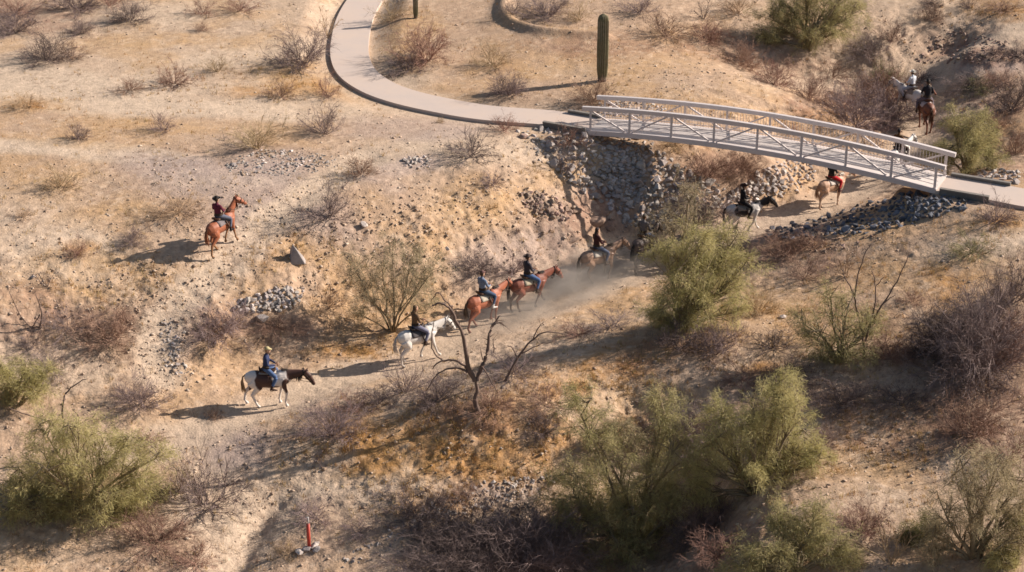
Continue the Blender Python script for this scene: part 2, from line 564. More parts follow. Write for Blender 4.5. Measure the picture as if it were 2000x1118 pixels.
mixc(C_PALE * .97, .8 * (1 - ss(.5, 1.5, tn + .3 * _w2)))
mixc(C_PALE * .98, .92 * (1 - ss(.40, 1.2, seg_dist(xf, yf, TRAIL2) + .25 * _w2)))
mixc(C_PALE * .98, .8 * (1 - ss(.5, 1.5, seg_dist(xf, yf, TRAIL3) + .3 * _w2)))
mixc(C_PALE, .6 * (1 - ss(1.0, 1.9, seg_dist(xf, yf, PATH1) + .3 * _w2)))
# fine mottling: clods, dead stalks and litter, held in patches
m1 = fbm(xf, yf, 6.0, 3, 40, .7); m2 = fbm(xf, yf, 2.2, 3, 44, .6)
litter = ss(.15, .75, m1 + .35 * m2) * (1 - .8 * (1 - ss(.3, 1.4, tn)))
lit_amt = .18 + .34 * ss(-.1, .6, fbm(xf, yf, .25, 3, 60))
mixc(C_BROWN, litter * lit_amt)
mixc(C_PALE * 1.1, .45 * ss(.3, .8, -m1 + .2 * m2))
colr *= (1 + .10 * m2 + .08 * fbm(xf, yf, 12, 2, 70))[:, None]
colr = np.clip(colr, .03, .75)

m_ground = mat('desert_soil', attr=True, rough=.95, noise=.16, scale=9.0, bump=.7, bump_scale=14, spec=.12)
ground_mesh = mesh_np('ground', np.stack([xf, yf, zf], 1), F, (m_ground,), True, cols=colr)
ground = link(bpy.data.objects.new('ground', ground_mesh))
tag(ground, 'dry tan desert ground with a sandy wash winding between low banks', None, None, 'structure')
# ------------------------------------------------------------------ concrete path
m_conc = mat('pale_concrete', (.57, .48, .425), rough=.85, noise=.12, scale=.7, bump=.15, spec=.2, color2=(.50, .40, .33))
m_beam = mat('weathered_headwall', (.16, .145, .13), rough=.85, noise=.2, scale=5)
m_steel = mat('painted_steel', (.66, .60, .58), rough=.5, noise=.10, scale=3, spec=.4, color2=(.58, .51, .48))
m_deck = mat('bridge_deck', (.58, .52, .48), rough=.8, noise=.08, scale=5)


def ribbon(P, w, z0, z1, name):
    P = np.asarray(P)
    d = np.gradient(P, axis=0); d /= np.linalg.norm(d, axis=1)[:, None]
    nrm = np.stack([-d[:, 1], d[:, 0]], 1)
    Lf = P + nrm * w / 2; Rt = P - nrm * w / 2
    n = len(P)
    v = np.concatenate([np.c_[Lf, np.full(n, z1)], np.c_[Rt, np.full(n, z1)], np.c_[Lf, np.full(n, z0)], np.c_[Rt, np.full(n, z0)]])
    f = []
    for i in range(n - 1):
        f += [(i, n + i, n + i + 1, i + 1), (i, i + 1, 2 * n + i + 1, 2 * n + i), (n + i + 1, n + i, 3 * n + i, 3 * n + i + 1)]
    f += [(0, 2 * n, 3 * n, n), (n - 1, 2 * n - 1, 4 * n - 1, 3 * n - 1)]
    return mesh_np(name, v, f, (m_conc,))


o = link(bpy.data.objects.new('path', ribbon(PATH1, PATH_W, PATH_Z - .25, PATH_Z + .075, 'path')))
tag(o, 'pale concrete footpath curving down to the left end of the bridge', None, None, 'structure')
o = link(bpy.data.objects.new('path', ribbon(PATH2, PATH_W, PATH_Z - .25, PATH_Z + .075, 'path')))
tag(o, 'pale concrete footpath leaving the right end of the bridge', None, None, 'structure')

# ------------------------------------------------------------------ bridge
ZB = PATH_Z
CAMBER = .40
NP = 8
HT = 1.02


def bp(s, t, z):     # s along 0..1, t across 0..1 (near to far)
    p = BR_A + _bd * (s * BR_L) + _bn * (t * BR_W)
    return Vector((p[0], p[1], ZB + z + CAMBER * 4 * s * (1 - s)))


bridge = empty('footbridge', (BR_A[0], BR_A[1], ZB))
tag(bridge, 'pale steel truss footbridge arching over the sandy wash', 'footbridge')


def P_(b, name, m):
    o = b.obj(name, m)
    o.parent = bridge
    o.matrix_parent_inverse = bridge.matrix_world.inverted()
    return o


bpy.context.view_layer.update()
NS = 24
b = Boxes()
for i in range(NS):
    s0, s1 = i / NS, (i + 1) / NS
    a_, c_ = bp(s0, .5, .05), bp(s1, .5, .05)
    b.beam(a_, c_, BR_W - .14, .09)
P_(b, 'deck', m_deck)
for i in range(NP * 2 + 1):
    b = Boxes(); s = min(max(i / (NP * 2), .004), .996)
    b.beam(bp(s, .05, -.06), bp(s, .95, -.06), .08, .13)
    P_(b, 'floor_beam', m_steel)
for t in (0, 1):
    b = Boxes()
    for i in range(NS):
        b.beam(bp(i / NS, t, 0), bp((i + 1) / NS, t, 0), .13, .20)
    P_(b, 'bottom_chord', m_steel)
    b = Boxes()
    for i in range(-1, NS + 1):
        if i == -1: b.beam(bp(-.018, t, HT), bp(0, t, HT), .15, .16)
        elif i == NS: b.beam(bp(1, t, HT), bp(1.018, t, HT), .15, .16)
        else: b.beam(bp(i / NS, t, HT), bp((i + 1) / NS, t, HT), .15, .16)
    P_(b, 'top_chord', m_steel)
    for i in range(NP + 1):
        b = Boxes(); s = min(max(i / NP, .006), .994)
        b.beam(bp(s, t, .10), bp(s, t, HT - .08), .085, .085, Vector((1, 0, 0)))
        P_(b, 'post', m_steel)
    for i in range(NP):
        b = Boxes(); s0, s1 = i / NP + .008, (i + 1) / NP - .012
        if i % 2 == 0: b.beam(bp(s0, t, HT - .10), bp(s1, t, .12), .055, .06)
        else: b.beam(bp(s0, t, .12), bp(s1, t, HT - .10), .055, .06)
        P_(b, 'diagonal', m_steel)
    # safety rails and pickets on the walking side
    ti = t + (.055 if t == 0 else -.055)
    for k, zr in enumerate((.22, .38, .54)):
        b = Boxes()
        for i in range(NS): b.beam(bp(i / NS, ti, zr), bp((i + 1) / NS, ti, zr), .02, .026)
        P_(b, 'rail', m_steel)
    if t == 1:
        for i in range(NP):
            b = Boxes()
            for k in range(1, 15):
                s = (i + k / 15) / NP
                b.beam(bp(s, ti - .012, .14), bp(s, ti - .012, HT - .1), .015, .015, Vector((1, 0, 0)))
            o = P_(b, 'pickets', m_steel)
            o['kind'] = 'stuff'

# headwalls beside the approach slabs
hwl = [('left end of the bridge, camera side', BR_A - _bd * 1.95 - _bn * .12, BR_A - _bd * .1 - _bn * .12),
       ('left end of the bridge, far side', BR_A - _bd * 1.6 + _bn * (BR_W + .12), BR_A - _bd * .1 + _bn * (BR_W + .12)),
       ('right end of the bridge, camera side', BR_B + _bd * .15 - _bn * .12, BR_B + _bd * 2.0 - _bn * .12),
       ('right end of the bridge, far side', BR_B + _bd * .15 + _bn * (BR_W + .12), BR_B + _bd * 2.4 + _bn * (BR_W + .12))]
for lab, p, q in hwl:
    e = empty('headwall', (p[0], p[1], PATH_Z - .2))
    bpy.context.view_layer.update()
    tag(e, 'dark retaining wall at the ' + lab, 'retaining wall', 'low walls flanking the bridge ends')
    b = Boxes(); b.beam((p[0], p[1], PATH_Z - .12), (q[0], q[1], PATH_Z - .12), .12, .56)
    o = b.obj('wall_panel', m_beam, e); o.matrix_parent_inverse = e.matrix_world.inverted()
    b = Boxes(); b.beam((p[0], p[1], PATH_Z + .185), (q[0], q[1], PATH_Z + .185), .16, .05)
    o = b.obj('cap', mat('headwall_cap', (.20, .18, .16), noise=.1), e); o.matrix_parent_inverse = e.matrix_world.inverted()
for lab, c in (('left', BR_A), ('right', BR_B)):
    sgn = 1 if lab == 'left' else -1
    b = Boxes()
    p = c - _bd * sgn * .02 - _bn * .1; q = c - _bd * sgn * .02 + _bn * (BR_W + .1)
    b.beam((p[0], p[1], ZB - .62), (q[0], q[1], ZB - .62), .35, 1.0)
    o = b.obj('abutment', mat('abutment_concrete', (.30, .26, .24), noise=.1, scale=4, bump=.1))
    tag(o, 'concrete abutment under the %s end of the footbridge' % lab, 'abutment')

# ------------------------------------------------------------------ rocks
def rock_mesh(seed, n=13, flat=.7, name='rock'):
    r = random.Random(seed)
    bm = bmesh.new()
    for i in range(n):
        v = Vector((r.gauss(0, 1), r.gauss(0, 1), r.gauss(0, 1))).normalized()
        v = v * r.uniform(.40, .56)
        bm.verts.new((v.x * r.uniform(.85, 1.15), v.y, v.z * flat))
    res = bmesh.ops.convex_hull(bm, input=list(bm.verts))
    for v in [v for v in bm.verts if not v.link_faces]: bm.verts.remove(v)
    me = bpy.data.meshes.new(name)
    bm.to_mesh(me); bm.free()
    return me


m_rip = mat('riprap_stone', (.41, .36, .325), rough=.9, noise=.22, scale=4, bump=.3, rand=.38, rand_hue=.02, spec=.2)
m_ripd = mat('brown_stone', (.30, .215, .17), rough=.9, noise=.22, scale=4, bump=.3, rand=.3, rand_hue=.02, spec=.2)
m_rip_shade = mat('riprap_stone_painted_shade', (.115, .12, .14), rough=.9, noise=.3, scale=4, bump=.3, rand=.6, rand_hue=.02, spec=.2)  # riprap stone with the bridge's shadow band put into its colour
ROCKS = [rock_mesh(100 + i) for i in range(10)]
for me in ROCKS: me.materials.append(m_rip)


def in_poly(x, y, poly):
    c = False; j = len(poly) - 1
    for i in range(len(poly)):
        xi, yi = poly[i]; xj, yj = poly[j]
        if (yi > y) != (yj > y) and x < (xj - xi) * (y - yi) / (yj - yi) + xi: c = not c
        j = i
    return c


def riprap(poly, count, big, smin, smax, label, seed, m=None, min_d=.8, cat='rock pile', name='riprap'):
    """dumped stone inside a patch outline; the largest `big` stones are parts, the rest one joined part"""
    r = random.Random(seed)
    xs = [p[0] for p in poly]; ys = [p[1] for p in poly]
    c = place(sum(xs) / len(xs), sum(ys) / len(ys))
    e = empty(name, c)
    tag(e, label, cat, 'rip-rap and rubble slopes')
    pts = []; tries = 0
    cell = {}
    while len(pts) < count and tries < count * 30:
        tries += 1
        px, py = r.uniform(min(xs), max(xs)), r.uniform(min(ys), max(ys))
        jx, jy = px + r.gauss(0, 6), py + r.gauss(0, 3)
        if not in_poly(jx, jy, poly): continue
        s = smin + (smax - smin) * r.random() ** 2.3
        if len(pts) < big: s = max(s, smin + (smax - smin) * .35)
        ok = True
        for (qx, qy, qs) in pts:
            if abs(qx - px) < 25 and math.hypot(qx - px, (qy - py) * 1.9) < (qs + s) * 22 * min_d: ok = False; break
        if ok: pts.append((px, py, s))
    D = np.array([ray(a, b_) for a, b_, _ in pts])
    # march all rays together
    t = np.full(len(pts), 48.0)
    for k in range(70):
        P = D * t[:, None] + np.array([0, 0, CAM_H])
        g_ = P[:, 2] - height(P[:, 0], P[:, 1])
        t = t + g_ * .95
        if k > 40 and np.abs(g_).max() < .02: break
    P = D * t[:, None] + np.array([0, 0, CAM_H])
    order = sorted(range(len(pts)), key=lambda i: -pts[i][2])
    V = []; Fc = []; nv = 0
    for k, i in enumerate(order):
        s = pts[i][2]
        eu = Euler((r.uniform(-.6, .6), r.uniform(-.6, .6), r.uniform(0, 6.28)))
        sc = Vector((s * r.uniform(.85, 1.3), s * r.uniform(.8, 1.1), s * r.uniform(.75, 1.2)))
        loc = Vector(P[i]) + Vector((0, 0, s * r.uniform(-.18, .16)))
        me = ROCKS[r.randrange(len(ROCKS))]
        if k < big:
            o = bpy.data.objects.new('rock', me)
            COL.objects.link(o); o.parent = e
            o.location = loc - c; o.rotation_euler = eu; o.scale = sc
            if m is not None:
                o.material_slots[0].link = 'OBJECT'; o.material_slots[0].material = m
        else:
            M = Matrix.LocRotScale(loc - c, eu, sc)
            for v in me.vertices: V.append(tuple(M @ v.co))
            for p in me.polygons: Fc.append(tuple(nv + a for a in p.vertices))
            nv += len(me.vertices)
    if V:
        o = bpy.data.objects.new('small_stones', mesh_np('small_stones', V, Fc, (m or m_rip,)))
        COL.objects.link(o); o.parent = e; o['kind'] = 'stuff'
    return e


riprap([(1010,258),(1060,250),(1150,262),(1250,268),(1320,320),(1440,390),(1400,420),(1290,450),(1225,440),(1190,400),(1130,370),(1080,330)], 620, 290, .12, .56,
       'broad slope of pale broken rock below the left end of the footbridge', 1)
riprap([(1420,385),(1480,345),(1540,315),(1590,325),(1580,352),(1520,378),(1470,405),(1430,420)], 260, 150, .16, .36,
       'grey rock patch behind the footbridge on the far bank of the wash', 2)
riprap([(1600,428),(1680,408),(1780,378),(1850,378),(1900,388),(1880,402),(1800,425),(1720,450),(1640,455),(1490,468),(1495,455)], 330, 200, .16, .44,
       'rock slope with painted bridge shade under the right end of the footbridge', 3, m_rip_shade)
riprap([(1905,350),(1940,330),(1985,338),(1990,358),(1950,362)], 60, 60, .16, .40, 'small pale rock heap above the path right of the footbridge', 4)
riprap([(1165,205),(1240,198),(1300,215),(1290,228),(1170,224)], 110, 80, .14, .30, 'pale rock strip seen through the left end of the bridge railing', 5)
riprap([(455,590),(500,585),(545,562),(585,565),(590,585),(540,605),(480,612)], 85, 85, .14, .38, 'loose grey boulder heap on the bank left of the green shrub', 6)
riprap([(440,320),(520,292),(600,298),(660,310),(640,330),(540,345),(440,335)], 330, 60, .07, .20, 'spread of small grey rubble on the upper left flat', 7, min_d=.5)
riprap([(780,315),(810,305),(840,308),(838,326),(800,330)], 45, 20, .09, .28, 'small bluish grey rubble mound above the left bank', 8, min_d=.5)
riprap([(1015,375),(1080,385),(1120,420),(1100,430),(1050,410),(1020,395)], 90, 60, .12, .36, 'dark stone patch on the bank left of the brown ledge', 9, m_ripd)
riprap([(1180,275),(1250,290),(1260,380),(1230,400),(1190,350)], 150, 100, .16, .36, 'grey stones lying in the bridge shadow on the left rock slope', 10)
riprap([(320,620),(350,640),(345,700),(370,730),(350,740),(320,700),(305,650)], 90, 40, .08, .22, 'thin scatter of pale stones beside the steep foot trail', 12, min_d=.6)
riprap([(930,945),(1080,925),(1090,940),(980,985),(850,1020),(700,1100),(640,1112),(760,1040)], 220, 80, .08, .22, 'band of small grey stones along the lip of the near gully', 13, min_d=.55)
riprap([(1580,465),(1660,448),(1720,462),(1680,500),(1600,500)], 70, 20, .08, .20, 'reddish rubble on the crest right of the tall green tree', 14, m_ripd, min_d=.6)
riprap([(1860,60),(1960,80),(1990,110),(1900,125),(1800,125),(1790,105)], 160, 60, .10, .30, 'crumbling brown clods on the dirt mound at the upper right', 15, m_ripd, min_d=.6)


def boulder(px, py, w, label, seed, m, flat=.8, rz=0, stretch=1.3, sink=.10):
    p = place(px, py)
    me = rock_mesh(seed, 16, flat, 'boulder')
    bm = bmesh.new(); bm.from_mesh(me)
    bmesh.ops.bevel(bm, geom=list(bm.edges), offset=.03, segments=1, affect='EDGES')
    bm.to_mesh(me); bm.free()
    me.materials.append(m)
    o = link(bpy.data.objects.new('boulder', me))
    s = w / px_per_m(p)
    o.location = p + Vector((0, 0, s * sink)); o.scale = (s * stretch, s, s); o.rotation_euler = (random.uniform(-.2, .2), random.uniform(-.2, .2), rz)
    tag(o, label, 'boulder', 'single boulders')
    return o


m_pale = mat('pale_boulder', (.50, .43, .38), noise=.2, scale=3, bump=.4)
m_brn = mat('brown_ledge', (.30, .205, .15), noise=.3, scale=3, bump=.6)
m_gry = mat('grey_boulder', (.33, .29, .27), noise=.2, scale=3, bump=.4)
# pointed boulder on the hill
pb = place(578, 508)
bm = bmesh.new()
cv = [(-.20, -.40, -.1), (.42, -.30, -.1), (.40, .25, -.1), (-.34, .36, -.1), (-.12, .05, .70), (.02, -.16, .60), (.30, -.10, .24), (-.24, .2, .42)]
for v in cv: bm.verts.new(v)
bmesh.ops.convex_hull(bm, input=list(bm.verts))
bmesh.ops.bevel(bm, geom=list(bm.edges), offset=.015, segments=1, affect='EDGES')
me = bpy.data.meshes.new('boulder'); bm.to_mesh(me); bm.free(); me.materials.append(m_gry)
o = link(bpy.data.objects.new('boulder', me)); o.location = pb; o.scale = (.85, .7, .85)
tag(o, 'pointed pale boulder on the hillside right of the chestnut horse', 'boulder', 'single boulders')
for i, (px, py, w, lab, m, fl, stt) in enumerate([
        (1160, 432, 40, 'large brown rock ledge above the dusty trail', m_brn, .6, 1.5), (1190, 446, 24, 'smaller brown ledge block beside the green tree edge', m_brn, .7, 1.3),
        (1125, 410, 26, 'brown outcrop at the top of the ledge', m_brn, .55, 1.5), (1125, 470, 26, 'low brown rock at the foot of the ledge', m_brn, .5, 1.5),
        (712, 442, 20, 'small white boulder alone on the upper hillside', m_pale, .9, 1), (512, 625, 26, 'rounded grey boulder just below the loose boulder heap', m_gry, .7, 1.3),
        (455, 322, 12, 'small grey boulder at the left tip of the flat rubble', m_gry, .8, 1.3), (1022, 268, 20, 'dark boulder at the upper left tip of the big rock slope', m_ripd, .8, 1.2),
        (872, 488, 14, 'small pink stone on the slope above the blue shirted rider', m_pale, .8, 1.1), (1530, 620, 14, 'pale stone among golden grass right of the tall green tree', m_pale, .7, 1.2),
        (66, 541, 12, 'small white stone below the dark hollow on the left', m_pale, .7, 1.3), (1930, 250, 26, 'dark rock half hidden in orange brush at the right edge', m_gry, .8, 1.5)]):
    boulder(px, py, w, lab, 300 + i, m, fl, i * 1.1, stt, sink=-.08 if m is m_brn else .08)

# ---- loose stones on the ground, one joined layer
def scatter_px(n, x0=-60, x1=2060, y0=-40, y1=1170, dens=None, seed=0):
    r = np.random.default_rng(seed)
    px = r.uniform(x0, x1, n); py = r.uniform(y0, y1, n)
    if dens is not None:
        k = r.random(n) < dens(px, py)
        px, py = px[k], py[k]
    v = (559 - py) / FPX; u = (px - 1000) / FPX
    D = np.stack([u, CP + v * SP, -SP + v * CP], 1)
    t = (CAM_H - 2) / -D[:, 2]
    for k in range(7):
        P = D * t[:, None]; P[:, 2] += CAM_H
        g_ = P[:, 2] - height(P[:, 0], P[:, 1])
        t = t + g_ * .95 / 1.0
    P = D * t[:, None]; P[:, 2] += CAM_H
    P[:, 2] = height(P[:, 0], P[:, 1])
    return px, py, P


def dist_ok(P, dpath=.95, dtrail=.5):
    d = np.minimum(seg_dist(P[:, 0], P[:, 1], PATH1), seg_dist(P[:, 0], P[:, 1], PATH2))
    return (d > dpath) & (seg_dist(P[:, 0], P[:, 1], TRAIL) > dtrail)


def gauss_blobs(px, py, L):
    d = np.zeros_like(px)
    for (cx, cy, rx, ry, w) in L:
        d = np.maximum(d, w * np.exp(-(((px - cx) / rx) ** 2 + ((py - cy) / ry) ** 2)))
    return d


def stone_dens(px, py):
    L = [(480, 380, 240, 80, .9), (560, 320, 140, 40, 1), (700, 460, 260, 80, .9), (1000, 430, 160, 100, 1), (300, 560, 140, 80, .7), (230, 560, 200, 60, .6), (480, 860, 140, 70, .6), (330, 680, 60, 70, 1), (650, 530, 120, 50, .6),
         (1700, 880, 160, 120, .25), (1900, 90, 120, 50, .9), (1250, 150, 160, 60, .4), (950, 980, 160, 60, .8), (1640, 780, 140, 60, .5), (850, 300, 200, 50, .5), (1600, 460, 140, 30, .6), (150, 880, 120, 80, .4)]
    T_ = [(80, 165, 300, 40, 1), (380, 210, 360, 20, 1), (60, 290, 200, 14, 1), (1850, 145, 220, 16, 1), (560, 205, 120, 14, 1)]
    return np.clip(.14 + gauss_blobs(px, py, L), 0, 1) * (1 - .85 * gauss_blobs(px, py, T_)) * (.25 + .9 * ss(-.4, .5, fbm(px / 60, py / 30, 1, 3, 5)))


px, py, P = scatter_px(60000, dens=stone_dens, seed=5)
k = dist_ok(P); P = P[k]
n = len(P)
r_ = np.random.default_rng(9)
size = .028 + .06 * r_.random(n) ** 3 + .04 * (r_.random(n) < .03)
base = np.array([(1, 0, 0), (0, 1, 0), (-1, 0, 0), (0, -1, 0), (.2, .1, .8), (-.1, -.1, -.5)], dtype=float)
V = base[None] + r_.normal(0, .22, (n, 6, 3))
ang = r_.uniform(0, 6.28, n); ca, sa = np.cos(ang), np.sin(ang)
V = np.stack([V[..., 0] * ca[:, None] - V[..., 1] * sa[:, None], V[..., 0] * sa[:, None] + V[..., 1] * ca[:, None], V[..., 2] * .75], -1)
V = V * size[:, None, None] + P[:, None, :]
tri = np.array([(0, 1, 4), (1, 2, 4), (2, 3, 4), (3, 0, 4), (1, 0, 5), (2, 1, 5), (3, 2, 5), (0, 3, 5)])
Fs = (tri[None] + (np.arange(n) * 6)[:, None, None]).reshape(-1, 3)
tone = r_.random(n)[:, None]
cc = np.where(tone < .5, np.array([[.42, .315, .235]]), np.where(tone < .8, np.array([[.34, .245, .18]]), np.array([[.50, .40, .31]]))) * r_.uniform(.75, 1.15, (n, 1))
cc = np.repeat(cc, 6, 0)
m_stone = mat('loose_stone', attr=True, rough=.92, spec=.15)
o = link(bpy.data.objects.new('gravel', mesh_np('gravel', V.reshape(-1, 3), Fs, (m_stone,), False, cols=cc)))
tag(o, 'loose stones and gravel strewn over the banks', 'gravel', None, 'stuff')
# ------------------------------------------------------------------ plants
m_bark = mat('tree_bark', (.24, .19, .12), rough=.95, noise=.25, scale=10)
m_dead = mat('dead_wood', (.15, .105, .085), rough=.95, noise=.25, scale=10)
m_deadp = mat('bleached_dead_wood', (.42, .36, .30), rough=.95, noise=.2, scale=10)
TW = {
    'grey': mat('grey_twigs', (.235, .175, .160), rough=.95, noise=.25, scale=3, rand=.22, rand_hue=.01),
    'rust': mat('rust_twigs', (.275, .168, .122), rough=.95, noise=.25, scale=3, rand=.2, rand_hue=.01),
    'tan': mat('straw_twigs', (.38, .27, .165), rough=.95, noise=.25, scale=3, rand=.2, rand_hue=.01),
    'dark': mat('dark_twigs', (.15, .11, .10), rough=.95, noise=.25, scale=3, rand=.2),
    'olive': mat('olive_twigs', (.21, .19, .085), rough=.95, noise=.25, scale=3, rand=.2),
}


def branch_pts(r, p, d, length, segs, wob, trop):
    pts = [p.copy()]
    d = d.normalized()
    for i in range(segs):
        d = (d + Vector((r.gauss(0, wob), r.gauss(0, wob), r.gauss(0, wob) + trop))).normalized()
        p = p + d * (length / segs)
        pts.append(p.copy())
    return pts, d


def rand_dir(r, d, spread):
    v = Vector((r.gauss(0, 1), r.gauss(0, 1), r.gauss(0, 1)))
    v = (v - d * v.dot(d))
    if v.length < 1e-6: v = Vector((1, 0, 0))
    v.normalize()
    a = spread * r.uniform(.6, 1.3)
    return (d * math.cos(a) + v * math.sin(a)).normalized()


def twig_shrub(seed, stems=16, k1=6, k2=5, low=.12, wob=.16, trop=.02, rad=.009, name='shrub'):
    """unit shrub: about 1 m tall, 1.2 m wide; fan of bare stems"""
    r = random.Random(seed)
    T = Tubes()
    for i in range(stems):
        az = i / stems * 6.283 + r.uniform(-.3, .3)
        el = math.asin(min(.99, low + (1 - low) * r.random() ** 1.1))
        d = Vector((math.cos(az) * math.cos(el), math.sin(az) * math.cos(el), math.sin(el)))
        L = r.uniform(.65, 1.05)
        b0 = Vector((r.gauss(0, .05), r.gauss(0, .05), -.04))
        pts, dd = branch_pts(r, b0, d, L, 4, wob, trop)
        T.add(pts, [rad * 1.5, rad * 1.2, rad, rad * .7, 0], 3)
        for j in range(k1):
            t = r.uniform(.2, .95) * 4; a = int(min(t, 3.99)); f = t - a
            p = pts[a].lerp(pts[a + 1], f)
            dj = rand_dir(r, (pts[a + 1] - pts[a]).normalized(), .7)
            L2 = L * r.uniform(.25, .5)
            q, _ = branch_pts(r, p, dj, L2, 3, wob * 1.2, trop)
            T.add(q, [rad * .8, rad * .65, rad * .5, 0], 3)
            for m_ in range(k2):
                t2 = r.uniform(.15, 1) * 3; a2 = int(min(t2, 2.99))
                p2 = q[a2].lerp(q[a2 + 1], t2 - a2)
                d2 = rand_dir(r, (q[a2 + 1] - q[a2]).normalized(), .8)
                T.add([p2, p2 + d2 * (L2 * r.uniform(.3, .6))], [rad * .5, 0], 3)
    return T.mesh(name, (TW['grey'],), False)


SH = [twig_shrub(i, 22 + i % 3 * 4, 8, 6, rad=.0068) for i in range(5)]
SH_DENSE = [twig_shrub(20 + i, 34, 11, 8, low=.05, wob=.2, rad=.0058) for i in range(3)]
SH_LOW = [twig_shrub(40 + i, 28, 8, 8, low=.0, wob=.2, trop=-.02, rad=.0068) for i in range(3)]
SH_SPARSE = [twig_shrub(60 + i, 8, 5, 4, low=.3, wob=.14, rad=.010) for i in range(2)]
THICK = [twig_shrub(80 + i, 60, 15, 9, low=.0, wob=.26, trop=-.05, rad=.0045) for i in range(2)]
KINDS = {'m': SH, 'd': SH_DENSE, 'l': SH_LOW, 's': SH_SPARSE, 't': THICK}
_srand = random.Random(5)
CATS = {'grey': 'bare shrub', 'rust': 'bare shrub', 'tan': 'dry bush', 'dark': 'bare shrub', 'olive': 'bush'}
GROUPS = {'grey': 'grey bare shrubs on the desert ground', 'rust': 'rust coloured shrubs', 'tan': 'straw coloured dry bushes', 'dark': 'dark bare shrubs', 'olive': 'small olive bushes'}


def shrub(px, py, w, h, colr_, kind, label):
    """px, py foot of the shrub in the view, w and h its spread and height there"""
    p = place(px, py)
    s = px_per_m(p)
    me = _srand.choice(KINDS[kind])
    o = link(bpy.data.objects.new('shrub', me))
    if me.materials[0] is not None:
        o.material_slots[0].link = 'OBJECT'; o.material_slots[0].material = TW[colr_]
    o.location = p
    W = w / s / 1.55; Hh = h / s / .98
    o.scale = (W, W * .95, Hh)
    o.rotation_euler = (0, 0, _srand.uniform(0, 6.28))
    tag(o, label, CATS[colr_], GROUPS[colr_])
    return o


